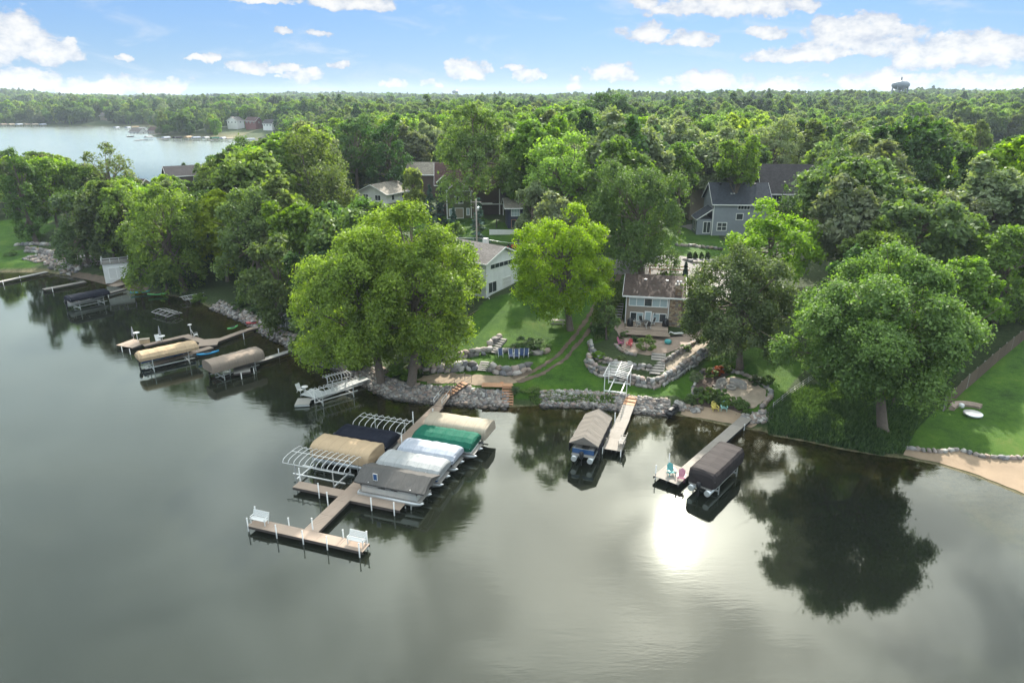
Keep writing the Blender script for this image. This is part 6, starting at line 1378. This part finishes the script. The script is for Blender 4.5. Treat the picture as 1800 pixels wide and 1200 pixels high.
for k in range(n): mb = MB(); mb.box((L*(k+.5)/n, 0, .25+k*(H(*p1)-H(*p0))/n), (L/n-.02, .35, 1.1)); mb.build('block', M['can_beige'], t)
# --- wooden fence right
fp = [Vector(G2(*p)) for p in [(1658, 722), (1690, 690), (1730, 655), (1765, 625), (1800, 596), (1870, 545)]]
t = thing('wooden_fence', (fp[0].x, fp[0].y, H(fp[0].x, fp[0].y)), 0, 'weathered board fence along the right-hand lawn', 'fence'); o = t.location.copy(); rs = random.Random(3)
for (p, d) in resample([(q.x, q.y, 0) for q in fp], 2.4):
    z = H(p.x, p.y); z2 = H(p.x+d.x*2.4, p.y+d.y*2.4); mb = MB(); mb.box((0, 0, .9), (.12, .12, 2.0)); mb.build('post', M['deck_grey'], t, (p.x-o.x, p.y-o.y, z-o.z), (0, 0, math.atan2(d.y, d.x)))
    mb = MB()
    for k in range(15): x = .08+.16*k; mb.box((x+.08, rs.uniform(-.01, .01)-.07, .95+(z2-z)*x/2.4+rs.uniform(-.03, .03)), (.145, .025, 1.85))
    for zz in (.4, 1.5): mb.bar((0, -.03, zz), (2.4, -.03, zz+z2-z), .05, .09)
    mb.build('board_panel', M['fence_brown'], t, (p.x-o.x, p.y-o.y, z-o.z), (0, 0, math.atan2(d.y, d.x)))
# wire fence left of the big maple
fp = [Vector(G2(*p)) for p in [(1358, 722), (1385, 700), (1420, 676), (1450, 655)]]; t = thing('wire_fence', (fp[0].x, fp[0].y, H(fp[0].x, fp[0].y)), 0, 'low post and wire fence beside the reeds', 'fence'); o = t.location.copy(); prev = None
for (p, d) in resample([(q.x, q.y, 0) for q in fp], 2.2):
    z = H(p.x, p.y); mb = MB(); mb.tube([(0, 0, -.2), (0, 0, 1.1)], .04, 6); mb.build('post', M['deck_grey'], t, (p.x-o.x, p.y-o.y, z-o.z)); c = Vector((p.x-o.x, p.y-o.y, z-o.z))
    if prev is not None:
        mb = MB(); [mb.tube([prev+Vector((0, 0, h)), c+Vector((0, 0, h))], .014, 4) for h in (.4, .7, 1.0)]; mb.build('wire', M['alu'], t)
    prev = c

# ------------------------------------------------------------------ shrubs, reeds
_sb = {}
def shrub(label, p, r, h, color, group=None, name='round_shrub', z=None, leaf=.09, n=1):
    k = (color, round(r/h, 1), leaf)
    if k not in _sb: _sb[k] = crown_mesh('foliage', LEAF[color], 50+len(_sb), 1.0, 1.0, 9, 26, 12, leaf/max(r, .2), 'round')[0]
    t = thing(name, (p[0], p[1], H(p[0], p[1]) if z is None else z), random.uniform(0, 6), label, 'shrub', group); link('foliage', _sb[k], t, (0, 0, h*.48), (0, 0, 0), (r, r, h/2))
    mb = MB(); mb.tube([(0, 0, -.1), (0, 0, h*.5)], [.06, .03], 5); mb.build('stem', M['bark'], t); return t
shl = ['beside the bright lawn corner', 'at the left end above the beach rocks', 'left of the yellow chair', 'right behind the yellow chair', 'between the yellow and aqua chairs, set back', 'right behind the aqua chair', 'next to the wooden loungers', 'right of the aqua chair', 'at the right end by the gravel terrace']
for (px, py), lab in zip([(1227, 697), (1213, 708), (1239, 709), (1256, 708), (1267, 702), (1273, 712), (1247, 697), (1292, 716), (1304, 719)], shl): shrub('clipped round green shrub '+lab, G2(px, py), .85, 1.3, 'mid', 'clipped shrubs round the fire pit')
shrub('large round green bush in front of the cottage steps', G2(1135, 617), 1.55, 2.2, 'bright', None, 'round_bush', leaf=.11)
shrub('wide dark green bush behind the row of blue chairs', G2(924, 613), 2.2, 1.7, 'dark', None, 'spreading_bush', leaf=.12); shrub('dark green bush behind the end of the chair row', G2(945, 612), 1.8, 1.5, 'mid', None, 'spreading_bush', leaf=.12)
for (px, py, r, h, c, lab) in [(1222, 668, 1.0, 1.2, 'pale', 'loose pale shrub at the lawn corner of the fire pit bed'), (1262, 658, .8, 1.2, 'rust', 'shrub with red flowers at the back of the fire pit bed'), (1250, 662, .9, 1.2, 'olive', 'olive shrub left of the red flowers'), (1276, 652, .8, 1.1, 'olive', 'yellow green plant right of the red flowers'), (1330, 674, 1.0, 1.0, 'dark', 'dark shrub at the back of the gravel terrace'), (1349, 676, .9, 1.1, 'mid', 'green shrub at the back right of the gravel terrace'),
        (1052, 628, 1.1, .7, 'bright', 'low bright plant in the cottage flower bed, left'), (1092, 634, .8, .6, 'olive', 'low olive plant in the cottage flower bed, middle'), (1055, 650, .9, .6, 'mid', 'low green plant between the boulder walls'), (1172, 660, .7, .6, 'bright', 'low bright plant right of the boulder wall steps'), (1098, 592, .7, .8, 'mid', 'small shrub at the left corner of the cottage deck'), (1115, 600, .6, .7, 'dark', 'small dark shrub in front of the cottage deck'),
        (1205, 615, .9, .8, 'mid', 'green plant on the wall right of the cottage steps'), (1232, 602, .8, .8, 'olive', 'olive plant at the top of the low boulder wall'), (1068, 560, 1.1, 1.6, 'mid', 'green shrub on the slope left of the cottage, upper'), (1050, 585, 1.2, 1.3, 'dark', 'dark shrub on the slope left of the cottage, lower'), (1075, 535, 1.2, 1.4, 'olive', 'yellowish shrub beside the cottage side steps'), (820, 640, .8, .7, 'bright', 'bright clump on top of the long boulder wall'),
        (588, 640, 1.8, 1.5, 'mid', 'leafy bush on the stones behind the white dock'), (700, 660, 1.6, 1.5, 'bright', 'bright bush between the two large trunks'), (742, 655, 1.3, 1.2, 'mid', 'green bush at the end of the long boulder wall'), (640, 645, 1.8, 1.6, 'bright', 'bright bush left of the largest trunk'), (60, 438, 1.0, .8, 'yellow', 'yellow shrub on the left-hand garden slope'), (18, 450, 1.4, 1.2, 'mid', 'green shrub on the left-hand lawn'), (420, 545, 1.6, 1.6, 'mid', 'green bush on the stones of the cove'), (350, 530, 1.5, 1.4, 'bright', 'bright bush on the bank right of the white boathouse'), (500, 585, .9, .9, 'mid', 'small bush in front of the small shed'), (460, 545, 2.0, 2.0, 'dark', 'dark bush above the cove stones'), (540, 605, 1.6, 1.6, 'dark', 'dark bush at the end of the narrow weathered dock'), (190, 475, 1.6, 1.5, 'bright', 'bright bush left of the white boathouse'), (935, 690, 1.2, .6, 'mid', 'weedy green clump on the bank right of the brown steps'), (905, 690, .8, .8, 'dark', 'dark weeds beside the brown steps')]:
    shrub(lab, G2(px, py), r, h, c, None, 'garden_shrub', leaf=.1)
for k, px in enumerate((1212, 1222, 1233, 1243)): shrub(['first', 'second', 'third', 'fourth'][k]+' small upright shrub of the row by the road edge, from the left', G2(px, 455), .45, 1.2, 'dark', 'upright shrubs by the road', 'upright_shrub', leaf=.14)
def blades(name, poly, n, h0, h1, color, label, seed=1, kind='stuff', wdt=.05):
    rg = np.random.default_rng(seed); A = np.array(poly); P = rg.uniform(A.min(0), A.max(0), (n*3, 2)); P = P[inside(P, poly)][:n]; z = height(P); ok = z > -.15; P, z = P[ok], z[ok]; m = len(P)
    a = rg.uniform(0, 6.28, m); h = rg.uniform(h0, h1, m)*(.7+.6*(wob(P, 3.1)*.5+.5)); l = rg.normal(size=(m, 2))*.28; w = wdt*rg.uniform(.6, 1.6, m); dx, dy = np.cos(a)*w, np.sin(a)*w; z0 = np.maximum(z, -.05)
    V = np.stack([np.stack([P[:, 0]-dx, P[:, 1]-dy, z0], 1), np.stack([P[:, 0]+dx, P[:, 1]+dy, z0], 1), np.stack([P[:, 0]+dx*.8+l[:, 0]*h*.4, P[:, 1]+dy*.8+l[:, 1]*h*.4, z0+h*.62], 1), np.stack([P[:, 0]+l[:, 0]*h, P[:, 1]+l[:, 1]*h, z0+h], 1)], 1).reshape(-1, 3)
    me = quick_mesh(name, V, np.arange(m*4).reshape(m, 4), LEAF[color]); fattr(me, 'tint', np.repeat(rg.uniform(0, 1, m), 4)); return tag(link(name, me), label, 'grass', kind=kind)
blades('tall_grass', gp((1352, 764), (1346, 728), (1372, 705), (1420, 684), (1500, 680), (1570, 700), (1640, 720), (1606, 762), (1588, 797), (1550, 801), (1480, 787), (1410, 772)), 32000, .35, .85, 'dark', 'tall green reeds and grass under the huge maple', 2, wdt=.06)
blades('bank_grass', gp((930, 700), (960, 690), (1080, 698), (1080, 712), (1010, 708), (940, 712)), 5000, .2, .5, 'mid', 'rough green grass along the top of the pale riprap', 3)
blades('slope_grass', gp((1060, 500), (1098, 495), (1095, 560), (1070, 590), (1045, 600), (1040, 560)), 6000, .25, .7, 'olive', 'long weeds on the slope left of the cottage', 5)

# ------------------------------------------------------------------ far shore, water tower
far_h = [(232, 212, 700, 14, 'sid_white2', 'rf_grey', 'white house far across the lake above the red boats'), (262, 214, 690, 9, 'sid_tan', 'rf_maroon', 'tan house far across the lake right of the white one'), (408, 217, 668, 12, 'sid_white2', 'rf_grey', 'white gabled house on the far point'), (440, 216, 655, 12, 'sid_red', 'rf_maroon', 'red brick house on the far point'), (470, 222, 640, 10, 'sid_white2', 'rf_char', 'white house on the far point at the right end'), (182, 212, 905, 12, 'sid_tan', 'rf_grey', 'pale house among trees on the farthest shore')]
for px, py, D, w, wm, rm, lab in far_h:
    X = (px-900)/1200*D*1.0/1.044; simple_house(px, py, D, w, 9, 7.5 if 'gabled' in lab or 'brick' in lab else 6, 3.2, -22, wm, rm, lab, 'y' if 'gabled' in lab else 'x', 'far_house', 3)
NTH = ["first", "second", "third", "fourth", "fifth", "sixth", "seventh", "eighth", "ninth", "tenth", "eleventh", "twelfth", "thirteenth", "fourteenth", "fifteenth", "sixteenth"]
fs = [(262, 240, 'can_light'), (292, 241, 'can_white'), (312, 241, 'can_navy'), (331, 240, 'can_tan'), (345, 241, 'can_white'), (362, 241, 'can_light'), (378, 242, 'can_green'), (392, 242, 'can_white'), (405, 243, 'can_beige'), (425, 243, 'can_light'), (440, 244, 'can_white'), (460, 243, 'can_navy'), (238, 222, 'can_tan'), (225, 223, 'can_white'), (250, 224, 'can_light'), (205, 223, 'can_white')]
for k, (px, py, m) in enumerate(fs):
    c = W(px, py+2.5, 1.5); lift('%s covered boat lift along the far shore, counted from the left' % NTH[sorted(f[0] for f in fs).index(px)], c, R(70+20*math.sin(k*3)), 7.5, 1.7, 2.0, 1.1, 'hip', m, 'boat lifts along the far shore', name='far_boat_lift')
for px, py, lab in [(298, 243, 'low dock on the far point, middle'), (385, 244, 'low dock on the far point, right end'), (258, 245, 'low dock at the tip of the far point')]:
    c = W(px, py, .5); dock(lab, [(c, (c[0]-2, c[1]-16), 2.0)], .6, 'deck_pale', [], panel=4)
for k in range(6):
    c = W(6+14*k, 221, 1); lift('%s lift at the far marina, counted from the left picture edge' % NTH[k], c, R(80), 8, 2, 2.2, 1.2, 'hip', ['can_taupe', 'can_beige', 'can_white'][k % 3], 'lifts at the far marina', name='marina_lift')
c = W(230, 241, 0); runabout('tiny dark boat alone on the far lake', c, R(10), .1, 6, 1.2, 'black', 'black')
D = 1900; X = (1585-900)/1200*D/1.06*1.06*.945; 
def water_tower(px, D, ytop, label, r, ybase):
    v = (600-ytop)/1200; f = math.cos(PITCH)+v*math.sin(PITCH); X = (px-900)/1200/f*D; z = H(X, D); top = zpx(ytop, D)-z; t = thing('water_tower', (X, D, z), 0, label, 'water tower'); zc = top-r*.62
    mb = MB(); prof = [(r*math.sin(a), -r*.55*math.cos(a)) for a in [.15+2.9*k/12 for k in range(13)]]; mb.lathe([(max(a, .1), b+zc) for a, b in prof], 20); mb.build('tank', M['tower_blue'], t)
    for k in range(8):
        a = k*math.pi/4; mb = MB(); mb.tube([(r*.95*math.cos(a), r*.95*math.sin(a), 0), (r*.86*math.cos(a), r*.86*math.sin(a), zc)], r*.06, 6); mb.build('leg', M['tower_blue'], t)
    mb = MB(); mb.tube([(0, 0, 0), (0, 0, zc)], r*.16, 8); mb.build('riser', M['tower_blue'], t); mb = MB(); mb.tube([(0, 0, zc+r*.5), (0, 0, zc+r*.9)], r*.08, 6); mb.build('mast', M['tower_blue'], t)
M['tower_blue'] = mat('tower_paint', (.10, .13, .16), .5, .1)
water_tower(1585, 1000, 140, 'blue grey water tower on the wooded skyline at right', 11.5, 158); water_tower(800, 2600, 158, 'tiny water tower on the middle of the skyline', 11, 166)

# ------------------------------------------------------------------ haze
def haze(d):
    m = bpy.data.materials.new('haze_air'); m.use_nodes = True; t = N(m.node_tree); t.n.remove(t.n['Principled BSDF']); v = t.new('ShaderNodeVolumePrincipled'); v.inputs['Density'].default_value = d; v.inputs['Color'].default_value = (.74, .86, 1, 1); v.inputs['Anisotropy'].default_value = 0
    t.l.new(v.outputs[0], t.n['Material Output'].inputs['Volume']); mb = MB(); mb.box((0, 2600, 36), (9400, 5420, 96)); o = mb.build('haze', m); tag(o, 'pale summer haze over the far woods', kind='stuff')
HAZE = .0001
if HAZE: haze(HAZE)
